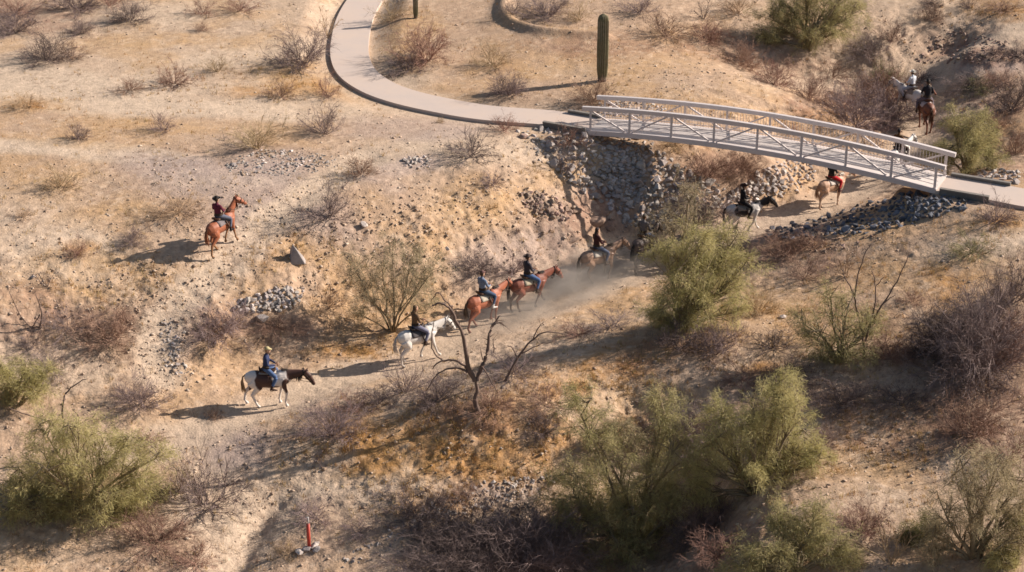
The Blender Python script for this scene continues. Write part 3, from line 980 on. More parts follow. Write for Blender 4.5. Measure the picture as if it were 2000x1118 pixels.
SHRUBS = [
 # upper left flat
 (35,28,110,46,'rust','m','rusty shrub cut by the top left corner'), (30,62,120,44,'grey','d','grey shrub at the left edge just under the top left corner'),
 (90,118,110,52,'dark','d','dark rounded shrub at the edge of the pale sandy flat'), (140,112,60,34,'rust','m','reddish shrub touching the right side of the dark rounded shrub'),
 (160,66,60,30,'grey','d','small grey shrub above the dark rounded shrub'), (150,20,110,44,'grey','d','wide grey shrub on the top edge second from the left corner'),
 (255,40,90,44,'grey','d','grey shrub on the top edge left of the sandy lane'), (215,12,80,40,'rust','m','brownish shrub touching the top edge behind the grey one'),
 (395,28,70,34,'rust','m','thin brown shrub on the top edge above the sandy lane'), (470,22,80,34,'rust','m','second thin brown shrub on the top edge above the sandy lane'),
 (395,60,32,18,'rust','l','tiny reddish bush alone on the sandy lane'), (340,165,90,50,'rust','m','red brown shrub on the golden grass strip'),
 (425,140,60,38,'tan','m','pale twiggy bush behind the red brown shrub'), (255,178,70,30,'rust','l','low rusty bush at the left end of the golden grass strip'),
 (590,128,120,80,'grey','d','large dark based shrub beside the outer bend of the path'), (640,70,60,70,'tan','s','thin leafless sapling against the path bend'),
 (640,188,60,46,'rust','m','rusty shrub under the outer bend of the path'), (550,190,70,40,'rust','l','spreading brown shrub on the right end of the golden strip'),
 (55,210,70,34,'tan','l','low straw bush on the orange grass hump'), (153,272,52,46,'grey','m','narrow twiggy shrub on the left flat below the sandy lane'),
 (318,255,60,40,'grey','m','upright thin grey shrub in the middle of the left flat'), (635,260,90,64,'grey','m','loose grey shrub below the path bend on the golden rise'),
 (500,290,120,66,'tan','m','pale see through shrub above the flat grey rubble'), (118,365,90,44,'tan','l','flat straw bush on the left side of the rubble flat'),
 (705,340,80,50,'rust','m','brown shrub between flat rubble and blue grey mound'), (45,425,40,20,'tan','l','tiny dry bush near the left edge under the flat straw bush'),
 (350,415,130,40,'tan','l','thin brown bush left of the chestnut horse head'), (258,475,60,32,'grey','d','small grey bush above the shadow of the chestnut horse'),
 (640,425,110,76,'grey','m','bare shrub on the crest right of the chestnut horse'), (150,498,60,40,'rust','m','orange tinted bush above the dark hollow on the left'),
 # around the path loop and saguaro
 (830,120,120,86,'rust','d','large brown shrub inside the curve of the path'), (795,140,90,46,'dark','l','dark low shrub in front of the large brown shrub in the path curve'),
 (965,128,90,46,'tan','m','faint tan bush left of the tall saguaro'), (995,186,84,52,'grey','d','grey tufted shrub on the tip of the saguaro shadow'),
 (1160,200,90,52,'rust','d','brown shrub at the foot of the tall saguaro'), (765,40,70,46,'tan','m','dry bush between path and short saguaro'),
 (1070,30,120,46,'grey','d','grey shrub inside the curved earth berm'), (1000,28,50,40,'grey','m','small shrub at the left bend of the earth berm'),
 (1130,40,60,40,'tan','m','pale shrub right of the earth berm centre'), (1375,38,50,60,'dark','s','little bare tree behind the gully near the top edge'),
 (1300,70,110,50,'rust','m','brown shrub right of the tall saguaro top'), (1250,25,90,36,'grey','m','thin shrub on the top edge above the tall saguaro'),
 (1385,82,90,50,'rust','d','orange brown shrub at the upper rim of the gully'), (1440,25,80,50,'tan','m','straw bush left of the big upper green tree'),
 (860,240,20,14,'tan','l','tiny bush just below the footpath'), (920,305,120,60,'grey','m','faint grey shrub below the path above the left bank'),
 (985,255,70,34,'rust','l','low brown bush below the path near the bridge'), (960,362,60,38,'grey','m','little pale shrub on the bank crest left of the rock slope'),
 (1110,285,70,50,'rust','m','reddish twigs growing through the rock slope by the bridge end'), (1105,330,60,44,'grey','m','grey twigs in the middle of the left rock slope'),
 # gully behind the bridge
 (1510,165,90,50,'rust','d','reddish shrub in the bend of the gully under the upper green tree'), (1450,130,100,50,'rust','d','red brown shrub at the upper end of the gully'),
 (1580,195,90,50,'rust','d','rusty shrub on the gully side left of the grey thicket'), (1625,150,90,36,'rust','l','low red bush right of the upper green tree'),
 (1670,250,160,110,'grey','d','large grey thicket behind the middle of the bridge'), (1735,200,110,80,'rust','d','reddish thicket left of the white shirted rider'),
 (1640,215,90,50,'rust','m','rust shrub touching the left of the large grey thicket'), (1700,190,90,56,'rust','m','brown shrub above the large grey thicket'),
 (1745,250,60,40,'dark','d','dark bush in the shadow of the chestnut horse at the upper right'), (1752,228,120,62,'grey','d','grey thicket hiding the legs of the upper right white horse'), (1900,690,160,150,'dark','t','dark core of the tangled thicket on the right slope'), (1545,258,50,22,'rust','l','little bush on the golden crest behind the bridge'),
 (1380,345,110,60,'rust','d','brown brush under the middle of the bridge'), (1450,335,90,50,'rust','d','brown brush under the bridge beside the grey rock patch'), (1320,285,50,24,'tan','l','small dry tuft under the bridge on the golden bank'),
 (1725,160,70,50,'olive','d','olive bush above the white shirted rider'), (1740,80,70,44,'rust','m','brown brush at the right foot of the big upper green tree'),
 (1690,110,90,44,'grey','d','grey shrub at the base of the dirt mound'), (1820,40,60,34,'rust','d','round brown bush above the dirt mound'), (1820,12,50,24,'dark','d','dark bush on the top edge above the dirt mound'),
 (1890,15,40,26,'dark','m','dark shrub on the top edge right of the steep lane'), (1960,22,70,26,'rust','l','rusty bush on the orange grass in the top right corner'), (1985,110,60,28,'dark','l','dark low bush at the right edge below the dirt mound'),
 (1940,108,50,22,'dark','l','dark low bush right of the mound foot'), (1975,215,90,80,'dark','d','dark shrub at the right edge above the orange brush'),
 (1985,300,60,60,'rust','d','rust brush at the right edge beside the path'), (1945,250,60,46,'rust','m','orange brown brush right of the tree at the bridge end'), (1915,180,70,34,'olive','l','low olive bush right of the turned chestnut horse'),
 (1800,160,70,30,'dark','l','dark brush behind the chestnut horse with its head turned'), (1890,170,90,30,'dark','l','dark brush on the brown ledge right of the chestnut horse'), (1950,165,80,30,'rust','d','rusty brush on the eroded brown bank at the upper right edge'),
 # right bank
 (1945,432,90,64,'grey','m','twiggy shrub beside the path at the right edge'), (1900,492,110,40,'olive','l','thin olive bush below the twiggy path shrub'), (1530,500,110,56,'rust','d','red brush right of the tall green tree crown'),
 (1590,480,80,34,'rust','l','low red brush on the crest near the shadowed rocks'), (1650,540,100,70,'tan','s','thin pale shrub in the middle of the right bank'), (1570,545,90,40,'rust','m','reddish shrub below the red brush on the right bank'),
 (1780,590,60,30,'rust','l','small brown bush alone right of the bare forked tree'), (1975,590,90,100,'dark','d','tall dark shrub at the right edge above the grey thicket'),
 (1900,735,250,190,'grey','t','huge tangled grey thicket on the right slope'), (1830,690,130,110,'dark','t','dark tangled thicket left half of the right slope tangle'),
 (1960,700,130,110,'rust','t','reddish thicket at the right edge beside the huge tangle'), (1740,700,110,56,'rust','d','red brown brush between bare forked tree and tangle'),
 (1400,690,110,80,'grey','d','grey brush under the right side of the tall green tree'), (1330,680,120,60,'dark','d','dark brush under the tall green tree'), (1480,610,90,70,'tan','m','dry pale bush right of the tall green tree trunk'),
 (1510,680,110,40,'dark','l','dark fallen brush between the two green trees'), (1350,430,150,90,'grey','d','grey bare crown twigs above the tall green tree'), (1440,500,90,60,'grey','m','grey twigs on the upper right flank of the tall green tree'),
 (1190,640,110,34,'grey','l','low grey brush along the trail left of the tall green tree'), (1130,655,90,30,'rust','l','low rusty brush on the ridge above the orange grass'),
 # left bank and slope
 (430,655,130,70,'grey','d','grey brown shrub in the hollow above the pinto horse'), (215,660,140,70,'rust','d','rust shrub on the slope left of the steep foot trail'), (130,640,120,40,'grey','m','grey brush left of the rust slope shrub'),
 (90,560,60,40,'dark','s','dark snag under the hollow on the left bank'), (95,720,110,44,'grey','l','greyish low brush on the lower left bank'), (270,790,120,70,'grey','d','purple grey shrub left of the pinto horse shadow'),
 (60,680,80,40,'grey','m','thin brush at the left edge above the yellow green bush'), (540,640,110,30,'rust','l','low brown brush under the boulder heap'), (640,600,90,40,'tan','m','straw bush left of the pale green tree'),
 (1005,530,90,44,'grey','m','grey brush behind the dark vested rider'), (935,530,90,50,'grey','d','grey shrub on the bank behind the blue shirted rider'), (1010,455,20,14,'grey','l','tiny grey tuft high on the left bank'),
 (420,815,40,20,'rust','l','tiny brown bush on the tip of the pinto horse shadow'), (290,865,90,26,'rust','l','low reddish brush below the pinto horse shadow'),
 # foreground
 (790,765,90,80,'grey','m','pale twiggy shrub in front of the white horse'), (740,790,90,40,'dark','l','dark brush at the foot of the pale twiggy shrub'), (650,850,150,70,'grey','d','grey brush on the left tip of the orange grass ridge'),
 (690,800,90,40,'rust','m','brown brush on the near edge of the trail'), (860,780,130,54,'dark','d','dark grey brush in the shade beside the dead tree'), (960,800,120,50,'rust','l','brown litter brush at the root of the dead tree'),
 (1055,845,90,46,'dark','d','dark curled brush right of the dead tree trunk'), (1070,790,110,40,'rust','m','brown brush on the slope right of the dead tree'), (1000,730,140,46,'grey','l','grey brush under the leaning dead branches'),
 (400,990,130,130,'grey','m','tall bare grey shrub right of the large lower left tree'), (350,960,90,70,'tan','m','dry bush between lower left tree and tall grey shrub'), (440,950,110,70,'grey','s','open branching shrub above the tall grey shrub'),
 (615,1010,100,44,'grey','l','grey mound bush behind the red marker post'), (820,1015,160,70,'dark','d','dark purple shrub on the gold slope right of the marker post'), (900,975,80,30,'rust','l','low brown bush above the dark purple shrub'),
 (960,1100,280,120,'dark','t','big dark tangled brush on the bottom edge'), (1080,1080,160,110,'grey','t','grey tangled brush left of the large near green tree'), (800,1110,160,40,'grey','l','low grey brush along the bottom edge'), (880,1095,220,90,'dark','t','tangle added to darken the left end of the shaded brush on the bottom edge'), (1365,1050,130,130,'dark','t','tangle added to darken the deep shade between the two near green trees'), (1040,1118,200,110,'dark','t','tangle added to darken the bottom gully beside the drooping tree'),  # dark tangles added to deepen the shade, which sits in their twig colour
 (1350,870,110,90,'grey','d','bare grey crown between the two near green trees'), (1240,870,90,60,'dark','d','dark brush behind the near green tree'), (1610,870,60,50,'grey','d','small purple grey ball shrub right of the near green trees'),
 (1690,1040,110,70,'rust','d','purple brown shrub on the lower right slope'), (1740,1100,160,140,'tan','s','open pale shrub in front of the purple brown shrub'), (1900,850,160,100,'rust','d','reddish brush on the slope above the lower right tree'),
 (1970,900,110,80,'rust','m','reddish brush at the right edge of the lower slope'), (1760,790,120,40,'dark','l','dark brush in the tangle shade'), (1640,790,120,50,'dark','d','dark low brush in the shade below the two trunked bush'),
 (1550,740,120,40,'dark','l','shaded brush left of the two trunked bush'), (1450,740,110,34,'rust','l','brown brush on the dark slope under the tall green tree'),
 (1400,1090,140,60,'rust','l','orange brown brush on the bottom edge between green trees'), (300,1060,160,70,'rust','d','reddish brush under the large lower left tree'), (380,1100,110,50,'rust','m','brown bush on the bottom edge left of the channel'),
 (560,1080,60,24,'tan','l','tiny dry tuft left of the red marker post'), (1120,560,60,20,'tan','l','small dry tuft in the dusty trail'), (700,1040,80,26,'grey','l','low tuft right of the red marker post'),
]


# ---- green desert trees: pale bark, fine yellow-green sprays
def leafmat(name, c, c2):
    return mat(name, c, rough=.75, color2=c2, noise=.3, scale=1.6, transl=.4, spec=.2)


LM = {
    'green': leafmat('green_spray', (.35, .325, .135), (.44, .37, .19)),
    'yellow': leafmat('yellow_green_spray', (.43, .39, .15), (.50, .43, .22)),
    'pale': leafmat('pale_grey_green_spray', (.40, .345, .20), (.44, .35, .225)),
    'deep': leafmat('deep_green_spray', (.20, .19, .08), (.25, .22, .10)),
}


def sprays(r, starts, dirs, n_each, L, W, droop, spread):
    """numpy cloud of slim leaf sprays round branch points -> verts, tris"""
    S = np.repeat(starts, n_each, 0); D = np.repeat(dirs, n_each, 0)
    n = len(S)
    v = D + r.normal(0, spread, (n, 3)); v[:, 2] -= droop
    v /= np.linalg.norm(v, axis=1)[:, None] + 1e-9
    ln = L * r.uniform(.5, 1.3, n)
    S = S + r.normal(0, 1, (n, 3)) * (L * .45)
    side = np.cross(v, r.normal(0, 1, (n, 3))); side /= np.linalg.norm(side, axis=1)[:, None] + 1e-9
    w = W * r.uniform(.6, 1.3, n)
    A = S - side * (w * .3)[:, None]; B = S + side * (w * .3)[:, None]
    M1 = S + v * (ln * .55)[:, None] + side * (w)[:, None]; M2 = S + v * (ln * .45)[:, None] - side * (w * .8)[:, None]
    C = S + v * ln[:, None]; C[:, 2] -= ln * droop * .3
    V = np.stack([A, M2, C, M1], 1).reshape(-1, 3)
    i = np.arange(n)[:, None] * 4
    return V, i + np.array([[0, 1, 2, 3]])


def green_tree(px, py, clumps, leaf, label, seed, dens=1.0, cat='tree', base=None, trunk_r=.09, depth=1.0, group='green desert trees', twig=None, sc=1.0, spray=(.19, .0068), name='green_tree', stems=3):
    """clumps: (dx, dy, r) in view pixels from the foot; spread in depth at random"""
    r = random.Random(seed); rn = np.random.default_rng(seed)
    p0 = place(px, py)
    s = px_per_m(p0)
    dep = math.atan2(CAM_H - p0.z, math.hypot(p0.x, p0.y))
    e = empty(name, p0)
    tag(e, label, cat, group)
    T = Tubes(); SV = []; SD = []
    roots = []
    for k in range(stems):
        a = r.uniform(0, 6.28)
        roots.append(Vector((math.cos(a) * .08 * k, math.sin(a) * .08 * k, -.1)))
    tz = max(-dy for _, dy, _ in clumps) / s
    for ci, (dx, dy, cr) in enumerate(clumps):
        dx *= sc; dy *= sc; cr *= sc ** .7
        R = cr / s * 1.20
        yd = r.uniform(-.55, .55) * R * 1.6 * depth
        c = Vector((dx / s, yd, (-dy / s - yd * math.sin(dep)) / math.cos(dep)))
        gz = hz(p0.x + c.x, p0.y + c.y) - p0.z
        c.z = max(c.z, gz + R * .25)
        root = roots[ci % stems]
        mid = root.lerp(c, .5) + Vector((r.gauss(0, .12), r.gauss(0, .12), abs(r.gauss(0, .15)))) * R
        q1 = root.lerp(mid, .5) + Vector((r.gauss(0, .05), r.gauss(0, .05), .06))
        pts = [root, q1, mid, c - Vector((0, 0, R * .25)), c + Vector((r.gauss(0, .3), r.gauss(0, .3), .6)) * R]
        tr = trunk_r * (.5 + .5 * min(1, R))
        T.add(pts, [tr, tr * .8, tr * .55, tr * .35, tr * .12], 5, tip=False)
        nb = int(max(10, 24 * min(R, 1.8)))
        for j in range(nb):
            t = r.uniform(.35, 1.0) * 4; a = int(min(t, 3.99)); f = t - a
            p = pts[a].lerp(pts[a + 1], f)
            # aim at a point of the clump's shell
            v = Vector((r.gauss(0, 1), r.gauss(0, 1), r.gauss(.15, .8))).normalized()
            tgt = c + v * R * (.35 + 1.0 * r.random() ** 1.3)
            tgt.z = max(tgt.z, gz + .1)
            m_ = p.lerp(tgt, .5) + Vector((r.gauss(0, .08), r.gauss(0, .08), r.gauss(.08, .06))) * R
            T.add([p, m_, tgt], [tr * .28, tr * .16, .004], 3)
            for h_ in range(6):
                u = r.uniform(.35, 1.0)
                bp_ = p.lerp(m_, u * 2) if u < .5 else m_.lerp(tgt, u * 2 - 1)
                dd = rand_dir(r, (tgt - p).normalized(), .7)
                Lb = R * r.uniform(.18, .42)
                q = bp_ + dd * Lb
                T.add([bp_, bp_.lerp(q, .5) + Vector((0, 0, .02)), q], [.009, .006, .003], 3)
                for w_ in range(3):
                    uu = (w_ + .5) / 3
                    SV.append(bp_.lerp(q, uu)); SD.append(dd)
    tm = T.mesh('trunk', (twig or m_bark,), True)
    o = bpy.data.objects.new('trunk', tm); link(o, e)
    SV = np.array(SV); SD = np.array(SD)
    V, Fq = sprays(rn, SV, SD, max(2, int(round(9 * dens))), spray[0], spray[1], .35, .6)
    o = bpy.data.objects.new('crown', mesh_np('crown', V, Fq, (LM[leaf],), False)); link(o, e)
    return e


def cl(*a): return [tuple(a[i:i + 3]) for i in range(0, len(a), 3)]


TREES = [
 (1335,638,cl(-20,-60,48, 30,-50,46, -10,-110,52, 55,-110,46, 90,-80,44, -40,-150,36, 20,-160,46, 80,-160,40, 110,-125,34, -50,-20,34, 100,-35,30, 0,-15,34, 20,30,36, -30,25,30),'yellow','tall yellow green tree standing beside the trail in the centre right',1,.85),
 (1325,515,cl(-20,-60,36, 30,-80,40, -50,-40,30, 70,-50,36, 10,-110,30),'pale','pale greyish bare crowned tree rising behind the tall yellow green tree',2,.2),
 (770,648,cl(0,-50,34, -50,-70,36, 40,-80,36, -20,-110,38, 30,-130,32, -70,-120,30, 70,-110,30, -60,-35,26, 60,-40,24, 0,-150,24),'pale','pale olive green airy tree above the white horse',3,.38,'tree',None,.05),
 (1240,1075,cl(-90,-30,46, -30,-10,46, 30,-30,46, -100,-100,46, -40,-90,48, 20,-100,46, -60,-170,42, -100,-60,30, -90,-215,34, 50,-150,40, 40,-220,36, -10,-55,44, 60,-80,36, -60,10,40, 0,20,40),'green','large drooping green tree at the bottom centre right',4,1.1),
 (1470,960,cl(-40,-60,44, 20,-90,46, 60,-60,40, 90,-90,34, 30,-150,44, -10,-130,40, 60,-140,36, 45,-180,32, 110,-60,26, -80,-90,34, -60,-130,30, -100,-50,30, -110,0,30, -80,10,26, 0,-40,36),'yellow','rounded yellow green tree right of the large drooping tree',5,1.0),
 (1580,95,cl(0,-30,42, -50,-40,40, 50,-40,42, -30,-80,42, 30,-85,44, 80,-70,34, -80,-70,30, -90,-15,26, 0,-120,40, 60,-120,34),'green','wide green tree on the top edge beyond the gully',6,1.0),
 (1884,340,cl(0,-55,34, -35,-45,30, 35,-50,30, 0,-95,30, -25,-100,26, 30,-90,26, 50,-25,22, -50,-30,24, 0,-25,24),'green','small green tree beside the right end of the bridge',7,.9),
 (150,1000,cl(-80,-60,50, -20,-70,52, 50,-80,50, -40,-130,46, 20,-130,44, 80,-120,40, 110,-60,44, 150,-100,30, -110,-10,44, -20,-10,50, 60,-10,50, 120,0,40, -90,50,44, 0,60,50, -60,90,44, 60,90,40),'yellow','large yellow green tree filling the lower left corner',8,.9),
 (30,790,cl(-20,-30,36, 20,-40,34, 50,-20,24, -20,-70,30, 20,-75,22, 60,-55,18),'yellow','yellow green bush cut by the left edge of the lower bank',9,.8),
 (1640,705,cl(0,-30,34, -40,-40,30, 40,-45,28, -60,-65,28, 0,-75,30, 50,-70,24, -20,-105,22, 30,-10,26, -30,-5,26),'green','low green bush with bare limbs rising from its middle',10,.5),
 (1900,1090,cl(-60,-90,44, 0,-110,48, 50,-80,46, -40,-160,42, 20,-180,44, 70,-150,40, 90,-110,36, -80,-50,34, 90,-40,40, 10,-40,34, -90,-20,26, 100,0,30),'pale','dull olive tree with pale limbs in the lower right corner',11,.7),
 (1560,1110,cl(-60,-30,40, 0,-50,44, 60,-30,40, -30,-80,34, 30,-85,36, 90,-10,30, -100,-10,34, -70,0,36, 30,0,40),'green','broad grey green bush on the bottom edge right of centre',12,.85),
 (1985,1100,cl(-10,-30,30, 10,-70,28, -30,0,28),'yellow','small yellow green bush at the bottom right corner',13,.8),
 (1800,1060,cl(0,-20,24, -25,-10,22, 20,-40,22),'deep','small dark green bush left of the dull olive tree',14,.8),
 (1190,870,cl(-20,-20,26, 15,-30,28, 40,-10,22),'pale','pale green tuft behind the large drooping tree',15,.6),
]


def limb_tree(px, py, limbs, label, seed, m, rad=.05, group='bare dead trees', cat='dead tree', name='dead_tree', twigs=5, parts=('trunk', 'limb')):
    """dead tree whose limbs follow polylines given in view pixels from the foot"""
    r = random.Random(seed)
    p0 = place(px, py); s = px_per_m(p0)
    dep = math.atan2(CAM_H - p0.z, math.hypot(p0.x, p0.y))
    e = empty(name, p0); tag(e, label, cat, group)

    def P3(dx, dy, yd): return Vector((dx / s, yd, (-dy / s - yd * math.sin(dep)) / math.cos(dep)))
    for i, (r0, pts) in enumerate(limbs):
        T = Tubes()
        yd = 0; rr = r.uniform(-.25, .25) if i else 0
        y0 = pts[0][2] if len(pts[0]) > 2 else 0
        L = []
        for k, q in enumerate(pts):
            L.append(P3(q[0], q[1], rr * k / 3 * (1 if i else 0)))
        C = catmull([tuple(v) for v in L], 4)
        C = [Vector(c) + Vector((r.gauss(0, .012), r.gauss(0, .012), r.gauss(0, .012))) for c in C]
        n = len(C)
        T.add(C, [rad * r0 * (1 - .75 * k / n) for k in range(n)], 6, tip=True)
        for t in range(twigs if i else 1):
            a = r.randrange(max(1, n // 3), n - 1)
            d = rand_dir(r, (C[a + 1] - C[a]).normalized(), .8)
            L2 = r.uniform(.15, .45)
            q, _ = branch_pts(r, C[a], d, L2, 3, .25, 0)
            T.add(q, [rad * r0 * .22, rad * r0 * .16, rad * r0 * .1, 0], 3)
            if r.random() < .6:
                d2 = rand_dir(r, d, .7); T.add([q[1], q[1] + d2 * L2 * .5], [rad * r0 * .12, 0], 3)
        o = bpy.data.objects.new(parts[0] if i == 0 else parts[1], T.mesh(parts[0] if i == 0 else parts[1], (m,))); link(o, e)
    return e


def rel(px, py, L): return [(a[0], [(x - px, y - py) for x, y in a[1:]]) for a in L]


for a in SHRUBS: shrub(*a)
SCALES = {4: 1.22, 8: 1.12, 10: 1.25, 5: 1.12, 3: 1.1, 2: 1.2, 12: 1.1}
for a in TREES:
    green_tree(*a, sc=SCALES.get(a[5], 1.0))
limb_tree(932, 806, rel(932, 806, [
    (1.7, (934, 808), (928, 785), (933, 760), (927, 738)),
    (1.3, (928, 745), (913, 705), (908, 665), (893, 630), (880, 607), (862, 598), (846, 606)),
    (.6, (885, 620), (884, 604), (874, 596), (860, 578), (846, 596)),
    (1.3, (932, 745), (944, 712), (953, 685), (957, 655), (966, 636), (979, 618)),
    (.7, (962, 640), (972, 634), (986, 640)),
    (.9, (926, 742), (908, 715), (885, 705), (858, 708), (843, 724)),
    (.7, (922, 730), (900, 722), (872, 722), (850, 738), (832, 766)),
    (.5, (866, 705), (848, 690), (847, 655), (852, 630)),
    (.5, (940, 715), (958, 742), (972, 770)),
    (.35, (944, 705), (938, 680)), (.35, (966, 690), (963, 660))]), 'forked dark dead tree in the foreground centre', 3, m_dead, rad=.06)
limb_tree(985, 745, rel(985, 745, [
    (.9, (985, 750), (1005, 710), (1030, 675), (1050, 656), (1075, 650), (1110, 656)),
    (.5, (1040, 664), (1052, 640), (1064, 630)), (.5, (1010, 700), (1000, 680), (990, 676)), (.4, (1020, 690), (1060, 672), (1090, 668))]),
    'fallen grey dead branches leaning right of the forked dead tree', 5, m_dead)
limb_tree(1688, 700, rel(1688, 700, [
    (1.0, (1688, 702), (1682, 660), (1668, 612)),
    (.8, (1670, 618), (1658, 580), (1645, 555), (1628, 525)), (.6, (1660, 585), (1662, 540), (1672, 500), (1685, 480)),
    (.8, (1686, 665), (1700, 622), (1726, 575), (1745, 530), (1755, 498)), (.5, (1716, 595), (1740, 575)), (.6, (1692, 640), (1702, 590), (1695, 545), (1688, 530)), (.4, (1700, 560), (1715, 540))]),
    'forked bare tree limbs rising from the low green bush', 7, m_dead)
limb_tree(135, 900, rel(135, 900, [
    (1.0, (135, 905), (132, 870), (128, 830)), (.8, (130, 850), (132, 800), (140, 770), (160, 752), (187, 740)),
    (.7, (128, 860), (112, 830), (88, 818), (58, 808), (28, 797)), (.6, (138, 860), (158, 830), (160, 812), (150, 800))]),
    'bare crooked limbs above the large lower left tree', 9, m_dead, twigs=2)
limb_tree(1620, 1090, rel(1620, 1090, [(.7, (1570, 1095), (1560, 1070), (1545, 1055), (1500, 1062)), (.6, (1560, 1075), (1575, 1050), (1560, 1030))]), 'pale dead limbs in the broad grey green bush', 11, m_deadp, twigs=3)
limb_tree(1180, 1020, rel(1180, 1020, [(.7, (1170, 1000), (1165, 985), (1185, 984), (1205, 972)), (.5, (1165, 986), (1140, 975), (1125, 975))]), 'bleached dead branch in the large drooping green tree', 12, m_deadp, twigs=2)
limb_tree(1262, 1010, rel(1262, 1010, [(.6, (1256, 1000), (1255, 975), (1240, 972)), (.5, (1255, 976), (1275, 985), (1285, 1010)), (.4, (1255, 980), (1250, 1005))]), 'small white dead twigs on the right of the drooping tree', 13, m_deadp, twigs=3)
limb_tree(1850, 1085, rel(1850, 1085, [(.9, (1880, 1110), (1870, 1080), (1850, 1045)), (.6, (1855, 1050), (1830, 1055), (1800, 1072)), (.7, (1875, 1080), (1885, 1030), (1905, 1000)), (.6, (1885, 1020), (1880, 960), (1890, 900))]), 'dark limbs of the dull olive tree in the lower right', 14, m_dead, twigs=4)
limb_tree(1475, 800, rel(1475, 700, [(.8, (1470, 700), (1468, 680), (1478, 664), (1500, 655), (1520, 645)), (.5, (1512, 650), (1508, 636), (1500, 634))]), 'crooked dark branch right of the tall yellow green tree', 15, m_dead, twigs=3)
limb_tree(60, 640, rel(60, 640, [(.8, (75, 650), (85, 610), (75, 570)), (.6, (80, 640), (50, 630), (20, 560)), (.5, (80, 615), (60, 640), (15, 645))]), 'weathered grey snag at the left edge of the bank', 16, m_dead, twigs=4)

# ---- saguaros
m_cactus = mat('saguaro_skin', (.14, .14, .078), rough=.8, noise=.2, scale=6, color2=(.18, .15, .09))


def saguaro(px, py, hpx, wpx, label, seed):
    p = place(px, py); s = px_per_m(p); dep = math.atan2(CAM_H - p.z, p.y)
    H = hpx / s / math.cos(dep); R = wpx / s / 2
    V = []; Fc = []
    n = 96; rings = 30
    for i in range(rings + 1):
        t = i / rings
        z = H * t
        prof = .72 + .28 * ss(0, .25, t) - .06 * ss(.5, .9, t)
        if t > .9: prof *= math.sqrt(max(0, 1 - ((t - .9) / .1) ** 2)) * .98 + .02
        for k in range(n):
            a = 2 * math.pi * k / n
            rr = R * float(prof) * (1 + .13 * math.cos(a * 16)) * (1 + .02 * math.sin(z * 5))
            V.append((rr * math.cos(a), rr * math.sin(a), z - .05))
    for i in range(rings):
        for k in range(n):
            Fc.append((i * n + k, i * n + (k + 1) % n, (i + 1) * n + (k + 1) % n, (i + 1) * n + k))
    e = empty('saguaro', p); tag(e, label, 'saguaro', 'saguaro cacti')
    me = mesh_np('stem', V, Fc, (m_cactus,), True)
    link(bpy.data.objects.new('stem', me), e)
    # brown corky foot
    T = Tubes(); T.add([(0, 0, -.08), (0, 0, H * .10)], [R * .86, R * .80], 20, tip=False)
    link(bpy.data.objects.new('corky_foot', T.mesh('corky_foot', (m_dead,))), e)
    # pale spine rows on the ribs
    T = Tubes()
    for k in range(16):
        a = 2 * math.pi * (k) / 16
        T.add([(math.cos(a) * R * 1.09, math.sin(a) * R * 1.09, H * .22), (math.cos(a) * R * 1.08, math.sin(a) * R * 1.08, H * .88)], [.006, .006], 3, tip=False)
    o = link(bpy.data.objects.new('spines', T.mesh('spines', (m_deadp,), False)), e); o['kind'] = 'stuff'
    return e


saguaro(1176, 158, 131, 20, 'tall armless saguaro standing on the flat above the bridge', 1)
saguaro(812, 36, 70, 9, 'short dark saguaro beside the path, cut by the top edge', 2)

# ---- red marker post in its ring of stones
p = place(604, 1072); s = px_per_m(p)
e = empty('marker_post', p); tag(e, 'red marker post with a pale tip standing in stones', 'marker post')
m_red = mat('red_paint', (.42, .055, .035), rough=.5, noise=.1)
m_wht = mat('grey_tip', (.45, .42, .40), rough=.5)
T = Tubes(); T.add([(0, 0, -.05), (0, 0, .86)], [.055, .055], 14, tip=False); link(bpy.data.objects.new('sleeve', T.mesh('sleeve', (m_red,))), e)
T = Tubes(); T.add([(0.01, 0, .80), (0.01, 0, 1.10)], [.022, .022], 8, tip=False); link(bpy.data.objects.new('rod', T.mesh('rod', (m_wht,))), e)
T = Tubes(); T.add([(.03, 0, 1.09), (-.07, 0, 1.09)], [.018, .018], 8, tip=False); link(bpy.data.objects.new('rod_tip', T.mesh('rod_tip', (m_wht,))), e)
for dx, dy, w, lab in [(-20, 10, 22, 'pinkish stone left of the red marker post'), (10, -2, 22, 'flat white stone behind the foot of the red marker post'), (-6, 4, 20, 'dark stone at the foot of the red marker post'), (14, 5, 18, 'small dark stone right of the red marker post')]:
    boulder(604 + dx, 1070 + dy, w, lab, 500 + dx, m_pale if dx in (-20, 10) else m_gry, .55, dx, 1.3)


